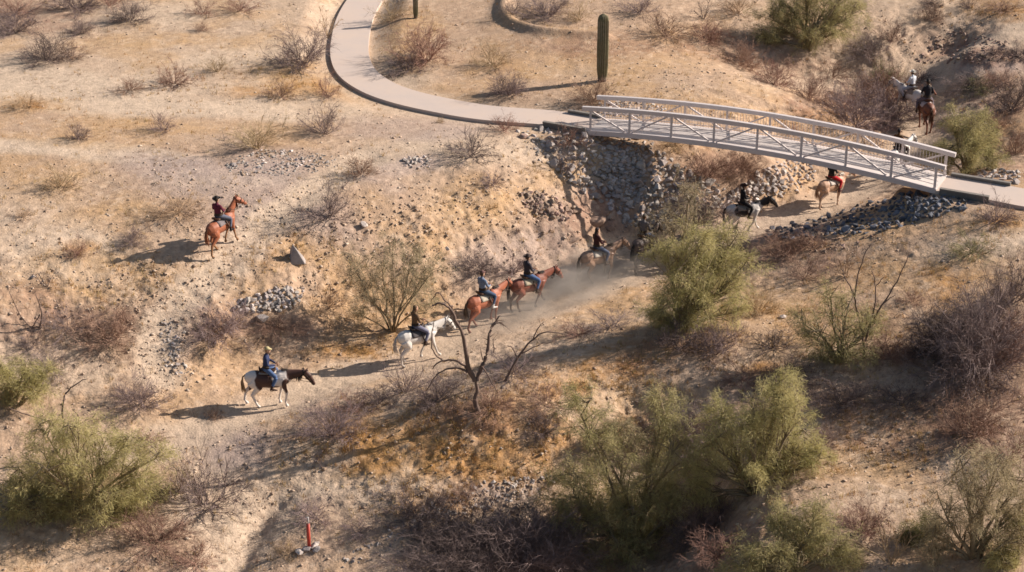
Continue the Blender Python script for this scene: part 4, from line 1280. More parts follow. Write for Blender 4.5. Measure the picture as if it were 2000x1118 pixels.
# ---- ground cover: dead grass and low dry brush, joined layers
def tufts(P, h, blades, w, spread, seed, cols, name, label, m, lean=.5):
    r = np.random.default_rng(seed)
    n = len(P)
    B = np.repeat(P, blades, 0); hh = np.repeat(h, blades) * r.uniform(.5, 1.2, n * blades)
    B = B + np.c_[r.normal(0, 1, (n * blades, 2)) * np.repeat(spread, blades)[:, None] * .5, np.zeros(n * blades)]
    az = r.uniform(0, 6.283, n * blades); tilt = np.abs(r.normal(0, lean, n * blades))
    D = np.c_[np.cos(az) * np.sin(tilt), np.sin(az) * np.sin(tilt), np.cos(tilt)]
    sa = r.uniform(0, 3.14, n * blades)
    S = np.c_[np.cos(sa), np.sin(sa), np.zeros(n * blades)] * w
    B[:, 2] -= .02
    V = np.stack([B - S, B + S, B + D * hh[:, None]], 1).reshape(-1, 3)
    Ft = np.arange(len(V)).reshape(-1, 3)
    c = cols[np.repeat(r.integers(0, len(cols), n), blades)] * r.uniform(.75, 1.2, (n * blades, 1))
    c = np.repeat(c, 3, 0)
    o = link(bpy.data.objects.new(name, mesh_np(name, V, Ft, (m,), False, cols=c)))
    tag(o, label, None, None, 'stuff')


m_grass = mat('dead_grass', attr=True, rough=.9, transl=.25, spec=.1)
GL = [(650, 870, 110, 60, 1), (880, 850, 240, 60, 1), (1130, 740, 200, 46, 1), (680, 690, 100, 22, .9), (950, 910, 200, 50, 1), (1950, 260, 50, 40, 1), (1930, 15, 90, 30, 1), (1640, 230, 80, 18, .8), (500, 165, 200, 34, .8), (60, 206, 80, 12, .9),
      (1240, 700, 140, 40, .8), (820, 80, 70, 60, .7), (950, 420, 130, 50, .5), (1070, 340, 110, 26, .8), (1500, 640, 160, 70, .8), (1950, 440, 80, 20, .9), (850, 990, 100, 40, .9), (1700, 640, 140, 60, .6), (1800, 540, 180, 50, .5),
      (200, 540, 160, 60, .5), (300, 250, 160, 20, .5), (1500, 230, 160, 18, .7), (1700, 880, 160, 100, .6), (1300, 160, 200, 60, .35), (1850, 480, 160, 40, .6), (560, 490, 100, 50, .5), (850, 670, 140, 24, .5), (1250, 830, 100, 60, .8)]
px, py, P = scatter_px(60000, dens=lambda a, b: np.clip(.10 + gauss_blobs(a, b, GL), 0, 1) * ss(-.5, .35, fbm(a / 40, b / 20, 1, 3, 12)), seed=21)
k = dist_ok(P, 1.0, .75); P = P[k]; n = len(P); r_ = np.random.default_rng(3)
tufts(P, .07 + .14 * r_.random(n), 8, .010, np.full(n, .10), 31, np.array([[.46, .30, .11], [.42, .235, .075], [.50, .37, .17], [.38, .27, .13], [.33, .19, .08]]), 'dry_grass', 'short dead golden grass growing in patches', m_grass, .6)
BL = [(1500, 120, 180, 30, 1), (1650, 210, 120, 50, 1), (1560, 500, 140, 40, 1), (1930, 790, 140, 120, 1), (230, 640, 110, 50, .8), (1400, 330, 100, 36, .8), (420, 630, 90, 50, .7), (1750, 830, 160, 60, .7), (950, 800, 160, 60, .8), (1350, 680, 160, 60, .9),
      (1550, 760, 200, 60, .9), (600, 640, 120, 40, .6), (150, 700, 160, 60, .6), (1000, 740, 160, 50, .7), (250, 1050, 200, 90, .8), (1420, 1080, 120, 60, .8), (80, 40, 160, 50, .7), (1200, 80, 160, 40, .6), (1000, 1080, 200, 50, .8), (700, 800, 160, 60, .6),
      (1650, 600, 160, 80, .5), (560, 160, 140, 40, .5), (1980, 560, 80, 120, .6), (830, 90, 90, 60, .5), (1100, 650, 160, 30, .6)]
px, py, P = scatter_px(48000, dens=lambda a, b: np.clip(.07 + gauss_blobs(a, b, BL), 0, 1) * ss(-.3, .5, fbm(a / 50, b / 25, 1, 3, 52)), seed=41)
k = dist_ok(P, 1.0, .8); P = P[k]; n = len(P); r_ = np.random.default_rng(4)
tufts(P, .10 + .22 * r_.random(n) ** 2, 9, .006, np.full(n, .14), 32, np.array([[.22, .145, .12], [.27, .16, .11], [.17, .12, .105], [.32, .22, .15], [.20, .17, .09]]), 'low_brush', 'low dry brush and dead weeds between the shrubs', m_grass, .8)
# ------------------------------------------------------------------ horses and riders
def loft(bm, stations, n=12):
    """stations: (centre, side half-width, up half-height); rings across the local direction"""
    rings = []
    k = len(stations)
    for i, (c, rw, rh) in enumerate(stations):
        c = Vector(c)
        a = Vector(stations[max(i - 1, 0)][0]); b = Vector(stations[min(i + 1, k - 1)][0])
        d = (b - a).normalized()
        side = Vector((0, 1, 0)); side = (side - d * side.dot(d))
        if side.length < .2: side = Vector((1, 0, 0)) - d * d.x
        side.normalize(); up = d.cross(side)
        rings.append([bm.verts.new(c + side * (math.cos(t) * rw) + up * (math.sin(t) * rh)) for t in [2 * math.pi * s / n for s in range(n)]])
    for i in range(k - 1):
        for s in range(n):
            bm.faces.new((rings[i][s], rings[i][(s + 1) % n], rings[i + 1][(s + 1) % n], rings[i + 1][s]))
    bm.faces.new(rings[0][::-1]); bm.faces.new(rings[-1])


def remeshed(bm, voxel, name, smooth=2):
    bmesh.ops.recalc_face_normals(bm, faces=list(bm.faces))
    me = bpy.data.meshes.new(name); bm.to_mesh(me); bm.free()
    ob = bpy.data.objects.new('tmp', me); COL.objects.link(ob)
    m = ob.modifiers.new('r', 'REMESH'); m.mode = 'VOXEL'; m.voxel_size = voxel
    s = ob.modifiers.new('s', 'SMOOTH'); s.iterations = smooth; s.factor = .5
    dg = bpy.context.evaluated_depsgraph_get()
    out = bpy.data.meshes.new_from_object(ob.evaluated_get(dg))
    out.name = name
    bpy.data.objects.remove(ob)
    out.polygons.foreach_set('use_smooth', np.ones(len(out.polygons), dtype=bool))
    return out


def neck_frame(neck_up, turn):
    """points of the neck and head for a given carriage; turn swings them sideways"""
    a = math.radians(neck_up); tr = math.radians(turn)
    base = Vector((.56, 0, 1.22))

    def sw(v, f):
        q = v - base; c, s = math.cos(tr * f), math.sin(tr * f)
        return base + Vector((q.x * c - q.y * s, q.x * s + q.y * c, q.z))
    n1 = base + Vector((math.cos(a), 0, math.sin(a))) * .24
    n2 = base + Vector((math.cos(a * 1.05), 0, math.sin(a * 1.05))) * .48
    poll = base + Vector((math.cos(a * 1.05), 0, math.sin(a * 1.05))) * .70
    hd = math.radians(-52 + (neck_up - 30) * .35)
    h = Vector((math.cos(hd), 0, math.sin(hd)))
    m1, m2, m3 = poll + h * .20 + Vector((.04, 0, -.01)), poll + h * .40 + Vector((.04, 0, 0)), poll + h * .56 + Vector((.03, 0, 0))
    return [sw(base, 0), sw(n1, .4), sw(n2, .8), sw(poll, 1), sw(m1, 1.15), sw(m2, 1.2), sw(m3, 1.25)]


def horse_mesh(neck_up=25, turn=0, phase=0.0):
    bm = bmesh.new()
    loft(bm, [((-.86, 0, 1.16), .06, .10), ((-.80, 0, 1.17), .15, .18), ((-.66, 0, 1.17), .23, .26), ((-.48, 0, 1.15), .265, .29), ((-.25, 0, 1.09), .275, .29), ((0, 0, 1.06), .285, .295),
              ((.22, 0, 1.07), .27, .30), ((.42, 0, 1.12), .235, .32), ((.58, 0, 1.14), .20, .27), ((.72, 0, 1.12), .14, .18), ((.79, 0, 1.11), .07, .09)], 16)
    N = neck_frame(neck_up, turn)
    loft(bm, [(N[0] - Vector((.16, 0, .06)), .16, .30), (N[0], .15, .26), (N[1], .11, .20), (N[2], .085, .155), (N[3], .07, .11)], 12)
    loft(bm, [(N[3] - (N[4] - N[3]) * .35, .055, .07), (N[3], .085, .115), (N[4], .085, .125), (N[5], .06, .085), (N[6], .055, .07), (N[6] + (N[6] - N[5]) * .25, .035, .04)], 12)
    hdir = (N[6] - N[3]).normalized(); sidev = Vector((0, 0, 1)).cross(hdir).normalized()
    upv = hdir.cross(sidev) * -1
    if upv.z < 0: upv = -upv
    for s in (-1, 1):
        b0 = N[3] + sidev * (.05 * s) + upv * .06 - hdir * .02
        loft(bm, [(b0, .03, .025), (b0 + upv * .07 - hdir * .02, .028, .02), (b0 + upv * .15 - hdir * .03, .006, .006)], 6)
    hoofs = []
    for s, f in ((-1, 0), (1, .5)):
        ph = (phase + f) % 1.0
        sw = math.sin(ph * 2 * math.pi); lift = max(0, math.cos(ph * 2 * math.pi)) * .10
        el = Vector((.48, .15 * s, .98)); a = sw * .34
        kn = el + Vector((math.sin(a) + lift * .6, 0, -math.cos(a))) * .43
        b_ = a - lift * 5.5 if lift > 0 else a
        ft = kn + Vector((math.sin(b_), 0, -math.cos(b_))) * .33
        hf = ft + Vector((math.sin(b_ + .45), 0, -math.cos(b_ + .45))) * .13
        loft(bm, [((.52, .13 * s, 1.16), .11, .17), (el, .10, .13), (el.lerp(kn, .5), .065, .08), (kn, .052, .058), (kn.lerp(ft, .3), .036, .040), (ft, .038, .042), (ft.lerp(hf, .6), .034, .036), (hf, .055, .062), (hf + Vector((.015, 0, -.05)), .065, .072)], 10)
        hoofs.append(hf)
    for s, f in ((-1, .25), (1, .75)):
        ph = (phase + f) % 1.0
        sw = math.sin(ph * 2 * math.pi); lift = max(0, math.cos(ph * 2 * math.pi)) * .08
        hip = Vector((-.60, .13 * s, 1.10)); st = Vector((-.45 + .08 * sw, .16 * s, .82 + lift * .3))
        hk = Vector((-.74 + .16 * sw, .14 * s, .53 + lift)); ft = Vector((-.70 + .30 * sw, .13 * s, .18 + lift)); hf = ft + Vector((.07, 0, -.11))
        loft(bm, [(hip, .16, .22), (hip.lerp(st, .5), .15, .20), (st, .12, .15), (st.lerp(hk, .55), .07, .095), (hk, .055, .068), (hk.lerp(ft, .35), .042, .046), (ft, .042, .046), (ft.lerp(hf, .6), .036, .038), (hf, .055, .062), (hf + Vector((.015, 0, -.05)), .065, .072)], 10)
        hoofs.append(hf)
    me = remeshed(bm, .020, 'body', 3)
    return me, N, (hdir, sidev, upv)


def smooth_blob(co, c, r, rng_=None):
    d = (co - np.array(c)) / np.array(r)
    return np.linalg.norm(d, axis=1)


def coat(me, fn):
    n = len(me.vertices)
    co = np.empty(n * 3, dtype=np.float32); me.vertices.foreach_get('co', co); co = co.reshape(-1, 3)
    c = fn(co)
    at = me.color_attributes.get('Col') or me.color_attributes.new('Col', 'FLOAT_COLOR', 'POINT')
    c4 = np.ones((n, 4), dtype=np.float32); c4[:, :3] = c
    at.data.foreach_set('color', c4.ravel())


def plain_coat(body, points=None, head=None, socks=None, belly=None):
    body = np.array(body)

    def f(co):
        c = np.repeat(body[None], len(co), 0)
        c = c * (1 + .14 * fbm(co[:, 0] * 3 + co[:, 1], co[:, 2] * 3, 1.2, 3, 4))[:, None]
        if points is not None:
            w = (1 - ss(.45, .75, co[:, 2]))[:, None]; c = c * (1 - w) + np.array(points) * w
        if head is not None:
            w = ss(1.05, 1.3, co[:, 0])[:, None]; c = c * (1 - w) + np.array(head) * w
        if belly is not None:
            w = ((1 - ss(.80, 1.0, co[:, 2])) * ss(.6, .75, co[:, 2]))[:, None]; c = c * (1 - w) + np.array(belly) * w
        if socks is not None:
            w = (1 - ss(.28, .36, co[:, 2]))[:, None]; c = c * (1 - w) + np.array(socks) * w
        w = (1 - ss(.06, .09, co[:, 2]))[:, None]; c = c * (1 - w) + np.array([.05, .04, .035]) * w
        return np.clip(c, .01, .8)
    return f


def pinto_coat(white, dark, blobs):
    white = np.array(white); dark = np.array(dark)

    def f(co):
        m = np.zeros(len(co))
        wob = .22 * fbm(co[:, 0] + co[:, 1] * .7, co[:, 2], 3.0, 3, 17)
        for c, r in blobs:
            m = np.maximum(m, 1 - ss(.92, 1.06, smooth_blob(co, c, r) + wob))
        m = m[:, None]
        c = white * (1 - m) + dark * m
        w = (1 - ss(.06, .09, co[:, 2]))[:, None]; c = c * (1 - w) + np.array([.10, .08, .06]) * w
        return c
    return f


m_coat = mat('horse_coat', attr=True, rough=.55, noise=.08, scale=14, spec=.35)
m_cloth = mat('rider_clothes', attr=True, rough=.85, noise=.12, scale=22, bump=.25, spec=.2)
m_eye = mat('dark_eye', (.01, .008, .006), rough=.15, spec=.6)


def strand_part(name, strands, col_, parent, width=.02):
    m = mat(name + '_hair', col_, rough=.7, noise=.3, scale=20, spec=.3)
    T = Tubes()
    for pts, r0 in strands:
        k = len(pts)
        T.add(pts, [r0 * (1 - .8 * i / k) for i in range(k)], 4)
    return link(bpy.data.objects.new(name, T.mesh(name, (m,))), parent)


_pose_cache = {}


def build_horse(px, py, heading, coat_fn, label, neck=25, turn=0, phase=0.0, hair=(.03, .022, .018), scale=1.0, tail_col=None, saddle=(.10, .05, .03), pad=(.30, .25, .20), bridle=(.05, .03, .02), mane_col=None, pad_angle=68):
    key = (neck, turn, phase)
    if key not in _pose_cache: _pose_cache[key] = horse_mesh(*key)
    src, N, (hdir, sidev, upv) = _pose_cache[key]
    p = place(px, py)
    h = math.radians(heading)
    scale *= .93 if p.y < 72 else .88
    f = Vector((math.cos(h), math.sin(h), 0))
    zf = hz(p.x + f.x * .55, p.y + f.y * .55); zr = hz(p.x - f.x * .7, p.y - f.y * .7)
    pitch = math.atan2(zf - zr, 1.25) * .8
    z0 = (zf * .56 + zr * .44)
    e = bpy.data.objects.new('horse', None); COL.objects.link(e)
    e.location = (p.x, p.y, z0 + .0)
    e.rotation_euler = Euler((0, -pitch, h), 'XYZ'); e.scale = (scale,) * 3
    tag(e, label, 'horse', 'saddled horses in the trail ride')
    me = src.copy(); me.name = 'body'; coat(me, coat_fn); me.materials.clear(); me.materials.append(m_coat)
    link(bpy.data.objects.new('body', me), e)
    r = random.Random(int(px))
    # tail
    S = []
    for i in range(22):
        a = r.uniform(-.05, .05); b = r.uniform(-.04, .04)
        S.append(([(-.83, a * .4, 1.30), (-.93, a, 1.20), (-.97 + b, a * 1.6, .98), (-.95 + b * 1.5, a * 2.0, .75), (-.92 + b * 2, a * 1.8, .50 + r.uniform(0, .15))], .022))
    strand_part('tail', S, tail_col or hair, e)
    # mane and forelock
    S = []
    side = 1 if r.random() < .5 else -1
    C = catmull([tuple(N[0] + Vector((-.10, 0, .27))), tuple(N[1] + Vector((-.07, 0, .17))), tuple(N[2] + (N[2] - N[1]).cross(Vector((0, 1, 0))).normalized() * -.14), tuple(N[3] + Vector((-.03, 0, .11)))], 8)
    for c in C:
        for s_ in (-1, 1):
            c_ = Vector(c)
            S.append(([c_, c_ + Vector((-.01, .05 * s_, -.02)), c_ + Vector((r.uniform(-.03, .02), .085 * s_, -.11)), c_ + Vector((r.uniform(-.04, .02), .10 * s_, -.19))], .022))
    for k in range(4):
        S.append(([N[3] + upv * .09, N[3] + upv * .10 + hdir * .08, N[3] + upv * .09 + hdir * .17 + sidev * r.uniform(-.02, .02)], .014))
    strand_part('mane', S, mane_col or hair, e)
    # eyes
    for s_ in (-1, 1):
        bm = bmesh.new(); bmesh.ops.create_icosphere(bm, subdivisions=1, radius=.022)
        em = bpy.data.meshes.new('eye'); bm.to_mesh(em); bm.free(); em.materials.append(m_eye)
        o = link(bpy.data.objects.new('eye', em), e); o.location = N[4] + sidev * (.078 * s_) + upv * .04 - hdir * .03
    # saddle pad, saddle, girth, stirrups
    mp_ = mat('saddle_pad_wool', pad, rough=.95, noise=.2, scale=20); msd = mat('saddle_leather', saddle, rough=.5, noise=.15, scale=12)

    def arc_sheet(name, x0, x1, a0, off, m, th=.02, drop=0):
        V = []; Fq = []; nx_, na = 7, 14
        for layer in (0, 1):
            for i in range(nx_):
                x = x0 + (x1 - x0) * i / (nx_ - 1)
                for j in range(na):
                    a = math.radians(a0) * (2 * j / (na - 1) - 1)
                    rw = .285 + off + layer * th; rh = .30 + off + layer * th
                    zc = 1.065 + abs(x + .0) * .05
                    V.append((x, math.sin(a) * rw, zc + math.cos(a) * rh))
        q = nx_ * na
        for i in range(nx_ - 1):
            for j in range(na - 1):
                a = i * na + j
                Fq.append((q + a, q + a + na, q + a + na + 1, q + a + 1)); Fq.append((a, a + 1, a + na + 1, a + na))
        for i in range(nx_ - 1):
            a = i * na; Fq.append((a, a + na, q + a + na, q + a)); a = i * na + na - 1; Fq.append((a + na, a, q + a, q + a + na))
        for j in range(na - 1):
            a = j; Fq.append((a + 1, a, q + a, q + a + 1)); a = (nx_ - 1) * na + j; Fq.append((a, a + 1, q + a + 1, q + a))
        return link(bpy.data.objects.new(name, mesh_np(name, V, Fq, (m,), True)), e)
    arc_sheet('saddle_pad', -.36, .26, pad_angle, .005, mp_)
    bm = bmesh.new()
    loft(bm, [((-.30, 0, 1.44), .15, .03), ((-.24, 0, 1.47), .19, .055), ((-.10, 0, 1.42), .15, .06), ((.08, 0, 1.42), .13, .06), ((.18, 0, 1.46), .10, .07), ((.22, 0, 1.50), .04, .05), ((.235, 0, 1.56), .03, .03)], 12)
    loft(bm, [((-.30, 0, 1.46), .19, .02), ((-.33, 0, 1.53), .16, .02), ((-.34, 0, 1.57), .10, .015)], 10)
    sm = bpy.data.meshes.new('saddle'); bm.to_mesh(sm); bm.free(); sm.materials.append(msd)
    sm.polygons.foreach_set('use_smooth', np.ones(len(sm.polygons), dtype=bool))
    so = link(bpy.data.objects.new('saddle', sm), e)
    for s_ in (-1, 1):
        T = Tubes()
        T.add([(.02, .26 * s_, 1.30), (.06, .345 * s_, 1.10), (.10, .375 * s_, .93)], [.03, .03, .02], 6, tip=False)
        fo = link(bpy.data.objects.new('fender', T.mesh('fender', (msd,))), so)
        T = Tubes(); cyc = [(.10 + .07 * math.cos(t), .375 * s_, .86 + .07 * math.sin(t)) for t in [k * math.pi / 4 for k in range(9)]]
        T.add(cyc, [.012] * 9, 5, tip=False)
        link(bpy.data.objects.new('stirrup', T.mesh('stirrup', (msd,))), so)
    T = Tubes()
    T.add([(.12, .30 * math.cos(t), 1.06 + .31 * math.sin(t)) for t in [math.radians(a) for a in range(0, -181, -15)]], [.022] * 13, 5, tip=False)
    link(bpy.data.objects.new('girth', T.mesh('girth', (msd,))), e)
    # bridle with reins
    mb = mat('bridle_leather', bridle, rough=.5)
    T = Tubes()
    for k, (c, rw, rh) in ((4, (N[4], .092, .13)), (5, (N[5], .068, .092))):
        T.add([c + sidev * (math.cos(t) * rw) + upv * (math.sin(t) * rh) for t in [a * math.pi / 6 for a in range(13)]], [.010] * 13, 4, tip=False)
    for s_ in (-1, 1):
        T.add([N[3] + sidev * (.09 * s_), N[4] + sidev * (.095 * s_), N[5] + sidev * (.07 * s_) - upv * .02], [.009] * 3, 4, tip=False)
    link(bpy.data.objects.new('bridle', T.mesh('bridle', (mb,))), e)
    for s_ in (-1, 1):
        T = Tubes(); a0 = N[5] + sidev * (.07 * s_) - upv * .03; b0 = Vector((.30, .05 * s_, 1.64))
        mid = a0.lerp(b0, .5) + Vector((0, .06 * s_, -.14))
        T.add([a0, a0.lerp(mid, .5) + Vector((0, 0, -.03)), mid, mid.lerp(b0, .5) + Vector((0, 0, -.02)), b0], [.009] * 5, 4, tip=False)
        link(bpy.data.objects.new('rein', T.mesh('rein', (mb,))), e)
    return e


_rider_cache = {}


def rider_mesh(lean=0.0, look=0.0, arm=0):
    """seated astride; returns mesh and, per vertex, a garment number: 0 skin 1 shirt 2 trousers 3 boots 4 hair"""
    bm = bmesh.new(); seg = []
    ln = lean

    def T_(x, y, z):   # lean forward above the hips
        k = max(0, z - 1.55); return Vector((x + k * math.tan(ln), y, z))

    def add(st, lab, n=10):
        loft(bm, st, n)
        for a, b in zip(st[:-1], st[1:]): seg.append((Vector(a[0]), Vector(b[0]), lab, (a[1] + a[2] + b[1] + b[2]) / 4))
    add([(T_(-.10, 0, 1.46), .16, .10), (T_(-.10, 0, 1.54), .18, .13), (T_(-.09, 0, 1.62), .165, .12)], 2, 12)
    add([(T_(-.09, 0, 1.61), .165, .12), (T_(-.09, 0, 1.74), .150, .11), (T_(-.08, 0, 1.88), .175, .12), (T_(-.08, 0, 1.99), .185, .11), (T_(-.08, 0, 2.05), .11, .08), (T_(-.07, 0, 2.08), .065, .06)], 1, 12)
    add([(T_(-.07, 0, 2.06), .052, .055), (T_(-.05, 0, 2.15), .050, .055)], 0, 8)
    hc = T_(-.035, 0, 2.24)
    add([(hc + Vector((.0, 0, -.115)), .045, .05), (hc + Vector((.01, 0, -.08)), .062, .080), (hc + Vector((.0, 0, 0)), .076, .098), (hc + Vector((-.01, 0, .07)), .066, .085), (hc + Vector((-.01, 0, .108)), .03, .04)], 0, 12)
    loft(bm, [(hc + Vector((.07, 0, .0)), .012, .014), (hc + Vector((.108, 0, -.025)), .016, .014), (hc + Vector((.09, 0, -.04)), .010, .008)], 6)
    loft(bm, [(hc + Vector((.070, 0, -.062)), .024, .010), (hc + Vector((.092, 0, -.062)), .020, .010)], 6)
    for s in (-1, 1):
        loft(bm, [(hc + Vector((-.01, .070 * s, .015)), .012, .02), (hc + Vector((-.015, .088 * s, .0)), .010, .026), (hc + Vector((-.01, .076 * s, -.03)), .008, .012)], 6)
        # legs
        hip = Vector((-.08, .10 * s, 1.54)); kn = Vector((.27, .33 * s, 1.30)); an = Vector((.09, .375 * s, .92))
        add([(hip, .105, .105), (hip.lerp(kn, .5), .088, .09), (kn, .066, .068)], 2)
        add([(kn, .066, .068), (kn.lerp(an, .35), .062, .066), (an.lerp(kn, .25), .045, .048)], 2)
        add([(an.lerp(kn, .42), .056, .060), (an, .046, .05), (an + Vector((0, 0, -.04)), .045, .05)], 3)
        add([(an + Vector((-.04, 0, -.05)), .04, .04), (an + Vector((.06, .01 * s, -.06)), .045, .04), (an + Vector((.17, .02 * s, -.075)), .04, .028), (an + Vector((.21, .02 * s, -.08)), .022, .018)], 3)
        # arms
        sh = T_(-.08, .185 * s, 1.98); el = T_(-.03, .27 * s, 1.76) if arm == 0 else T_(-.10, .30 * s, 1.74); wr = Vector((.235, .085 * s, 1.66 + .02)) + Vector((math.tan(ln) * .1, 0, 0))
        if arm == 1 and s == -1: wr = Vector((.12, -.28, 1.50))
        add([(T_(-.08, .12 * s, 2.0), .07, .07), (sh, .062, .066), (sh.lerp(el, .5), .050, .054), (el, .044, .046)], 1)
        add([(el, .044, .046), (el.lerp(wr, .5), .040, .042), (wr, .030, .032)], 1)
        d = (wr - el).normalized()
        add([(wr, .026, .026), (wr + d * .05, .036, .024), (wr + d * .09, .036, .022)], 0, 8)
        seg_h = (wr, d, s)
        seg.append((wr + d * .02, wr + d * .1, 0, .04))
        if s == -1: hands = [seg_h]
        else: hands.append(seg_h)
    me = remeshed(bm, .0165, 'body', 2)
    co = np.empty(len(me.vertices) * 3, dtype=np.float32); me.vertices.foreach_get('co', co); co = co.reshape(-1, 3)
    best = np.full(len(co), 1e9); lab = np.zeros(len(co), dtype=int)
    for a, b, l, rr in seg:
        a = np.array(a); b = np.array(b); ab = b - a
        t = np.clip(((co - a) @ ab) / (ab @ ab + 1e-9), 0, 1)
        d = np.linalg.norm(co - a - t[:, None] * ab, axis=1) - rr
        k = d < best; best[k] = d[k]; lab[k] = l
    # fingers: four unequal curled ones and a thumb on each hand, rooted in the palm
    T = Tubes()
    for wr, d, s in hands:
        side = Vector((0, 0, 1)); side = (side - d * side.dot(d)).normalized(); palm = d.cross(side) * s
        pb_ = wr + d * .085
        for i, L in enumerate((.060, .068, .064, .050)):
            o0 = pb_ + side * (.026 - .017 * i)
            T.add([o0 - d * .02, o0 + d * L * .4, o0 + d * L * .55 + palm * -.022, o0 + d * L * .25 + palm * -.042, o0 + palm * -.040], [.0095, .009, .0085, .008, .006], 6, tip=False)
        o0 = wr + d * .035 + side * .028
        T.add([o0, o0 + side * .022 + d * .015, o0 + side * .022 + d * .045 - palm * .02, o0 + side * .008 + d * .062 - palm * .030], [.012, .011, .010, .007], 6, tip=False)
    fv = [tuple(v) for v in T.v]; base = len(me.vertices)
    bm = bmesh.new(); bm.from_mesh(me)
    nv = [bm.verts.new(v) for v in fv]
    for f_ in T.f4 + T.f3: bm.faces.new([nv[i - 0] for i in f_])
    bm.to_mesh(me); bm.free()
    me.polygons.foreach_set('use_smooth', np.ones(len(me.polygons), dtype=bool))
    lab = np.concatenate([lab, np.zeros(len(fv), dtype=int)])
    return me, lab, hc


def hat_mesh(kind):
    V = []; Fq = []; n = 24
    prof = {'cowboy': [(0, .115), (.045, .108), (.062, .09), (.072, .04), (.078, .0), (.11, -.012), (.150, -.004), (.158, .004), (.150, -.012), (.11, -.022), (.074, -.012)],
            'cap': [(0, .085), (.05, .070), (.078, .03), (.085, -.01), (.080, -.02)],
            'helmet': [(0, .105), (.06, .088), (.095, .045), (.102, -.01), (.112, -.02), (.100, -.03)]}[kind]
    for i, (r_, z) in enumerate(prof):
        for k in range(n):
            a = 2 * math.pi * k / n
            zz = z + (.045 * abs(math.sin(a)) ** 2 * max(0, (r_ - .09) / .09) if kind == 'cowboy' else 0)
            x = r_ * math.cos(a) * 1.18; y = r_ * math.sin(a)
            if kind == 'cowboy' and z > .09: zz -= .025 * (1 - abs(math.sin(a)))
            if kind == 'cap' and i >= 3 and math.cos(a) > .45: x += .075 * (math.cos(a) - .45) / .55
            V.append((x, y, zz))
    for i in range(len(prof) - 1):
        for k in range(n):
            Fq.append((i * n + k, (i + 1) * n + k, (i + 1) * n + (k + 1) % n, i * n + (k + 1) % n))
    return mesh_np('hat', V, Fq, (), True)


def build_rider(horse, label, shirt, pants, hat=None, hat_col=(.05, .04, .03), hair=(.06, .035, .02), boots=(.05, .03, .02), skin=(.42, .25, .17), lean=.03, arm=0, long_hair=False, scale=1.0, vest=None, stripes=None):
    key = (lean, arm)
    if key not in _rider_cache: _rider_cache[key] = rider_mesh(lean, 0, arm)
    src, lab, hc = _rider_cache[key]
    e = bpy.data.objects.new('person', None); COL.objects.link(e)
    e.location = horse.location; e.rotation_euler = horse.rotation_euler; e.scale = horse.scale
    tag(e, label, 'person', 'riders in the trail ride')
    me = src.copy(); me.name = 'body'
    pal = np.array([skin, shirt, pants, boots, hair])

    def fn(co):
        c = pal[lab].copy()
        if stripes is not None:
            k = (lab == 1) & ((np.sin(co[:, 2] * 90) > .2) ^ (np.sin(co[:, 1] * 90) > .3))
            c[k] = np.array(stripes)
        if vest is not None:
            k = (lab == 1) & (np.abs(co[:, 1]) < .16) & (co[:, 2] > 1.6); c[k] = np.array(vest)
        k = (lab == 2) & (co[:, 2] > 1.575); c[k] = np.array([.05, .035, .025])
        return c
    coat(me, fn); me.materials.clear(); me.materials.append(m_cloth)
    link(bpy.data.objects.new('body', me), e)
    mh = mat('person_hair', hair, rough=.7, noise=.2, scale=30)
    bm = bmesh.new()
    loft(bm, [(hc + Vector((-.075, 0, -.07)), .05, .02), (hc + Vector((-.05, 0, -.03)), .080, .065), (hc + Vector((-.03, 0, .03)), .084, .085), (hc + Vector((-.015, 0, .09)), .070, .085), (hc + Vector((-.01, 0, .125)), .03, .035)], 12)
    if long_hair:
        loft(bm, [(hc + Vector((-.07, 0, -.02)), .06, .04), (hc + Vector((-.11, 0, -.14)), .055, .03), (hc + Vector((-.13, 0, -.30)), .03, .02)], 10)
    hm = bpy.data.meshes.new('hair'); bm.to_mesh(hm); bm.free(); hm.materials.append(mh)
    hm.polygons.foreach_set('use_smooth', np.ones(len(hm.polygons), dtype=bool))
    link(bpy.data.objects.new('hair', hm), e)
    for s_ in (-1, 1):
        bm = bmesh.new(); bmesh.ops.create_icosphere(bm, subdivisions=1, radius=.010)
        em = bpy.data.meshes.new('eye'); bm.to_mesh(em); bm.free(); em.materials.append(m_eye)
        o = link(bpy.data.objects.new('eye', em), e); o.location = hc + Vector((.086, .03 * s_, .012))
    if hat:
        hmz = hat_mesh(hat); hmz.materials.append(mat('hat_felt', hat_col, rough=.8, noise=.1))
        o = link(bpy.data.objects.new('hat', hmz), e); o.location = hc + Vector((-.012, 0, .055)); o.rotation_euler = (0, .06, 0)
        if hat == 'cowboy':
            T = Tubes(); T.add([(.090 * math.cos(t), .078 * math.sin(t), .012) for t in [k * math.pi / 8 for k in range(17)]], [.010] * 17, 4, tip=False)
            link(bpy.data.objects.new('hat_band', T.mesh('hat_band', (mat('hat_band_leather', (.03, .02, .015)),))), o)
    return e


CH = (.36, .105, .040); BAY = (.22, .065, .032); DK = (.035, .024, .020); WH = (.62, .56, .50)
NAVY = (.035, .045, .10); JEAN = (.075, .12, .23)

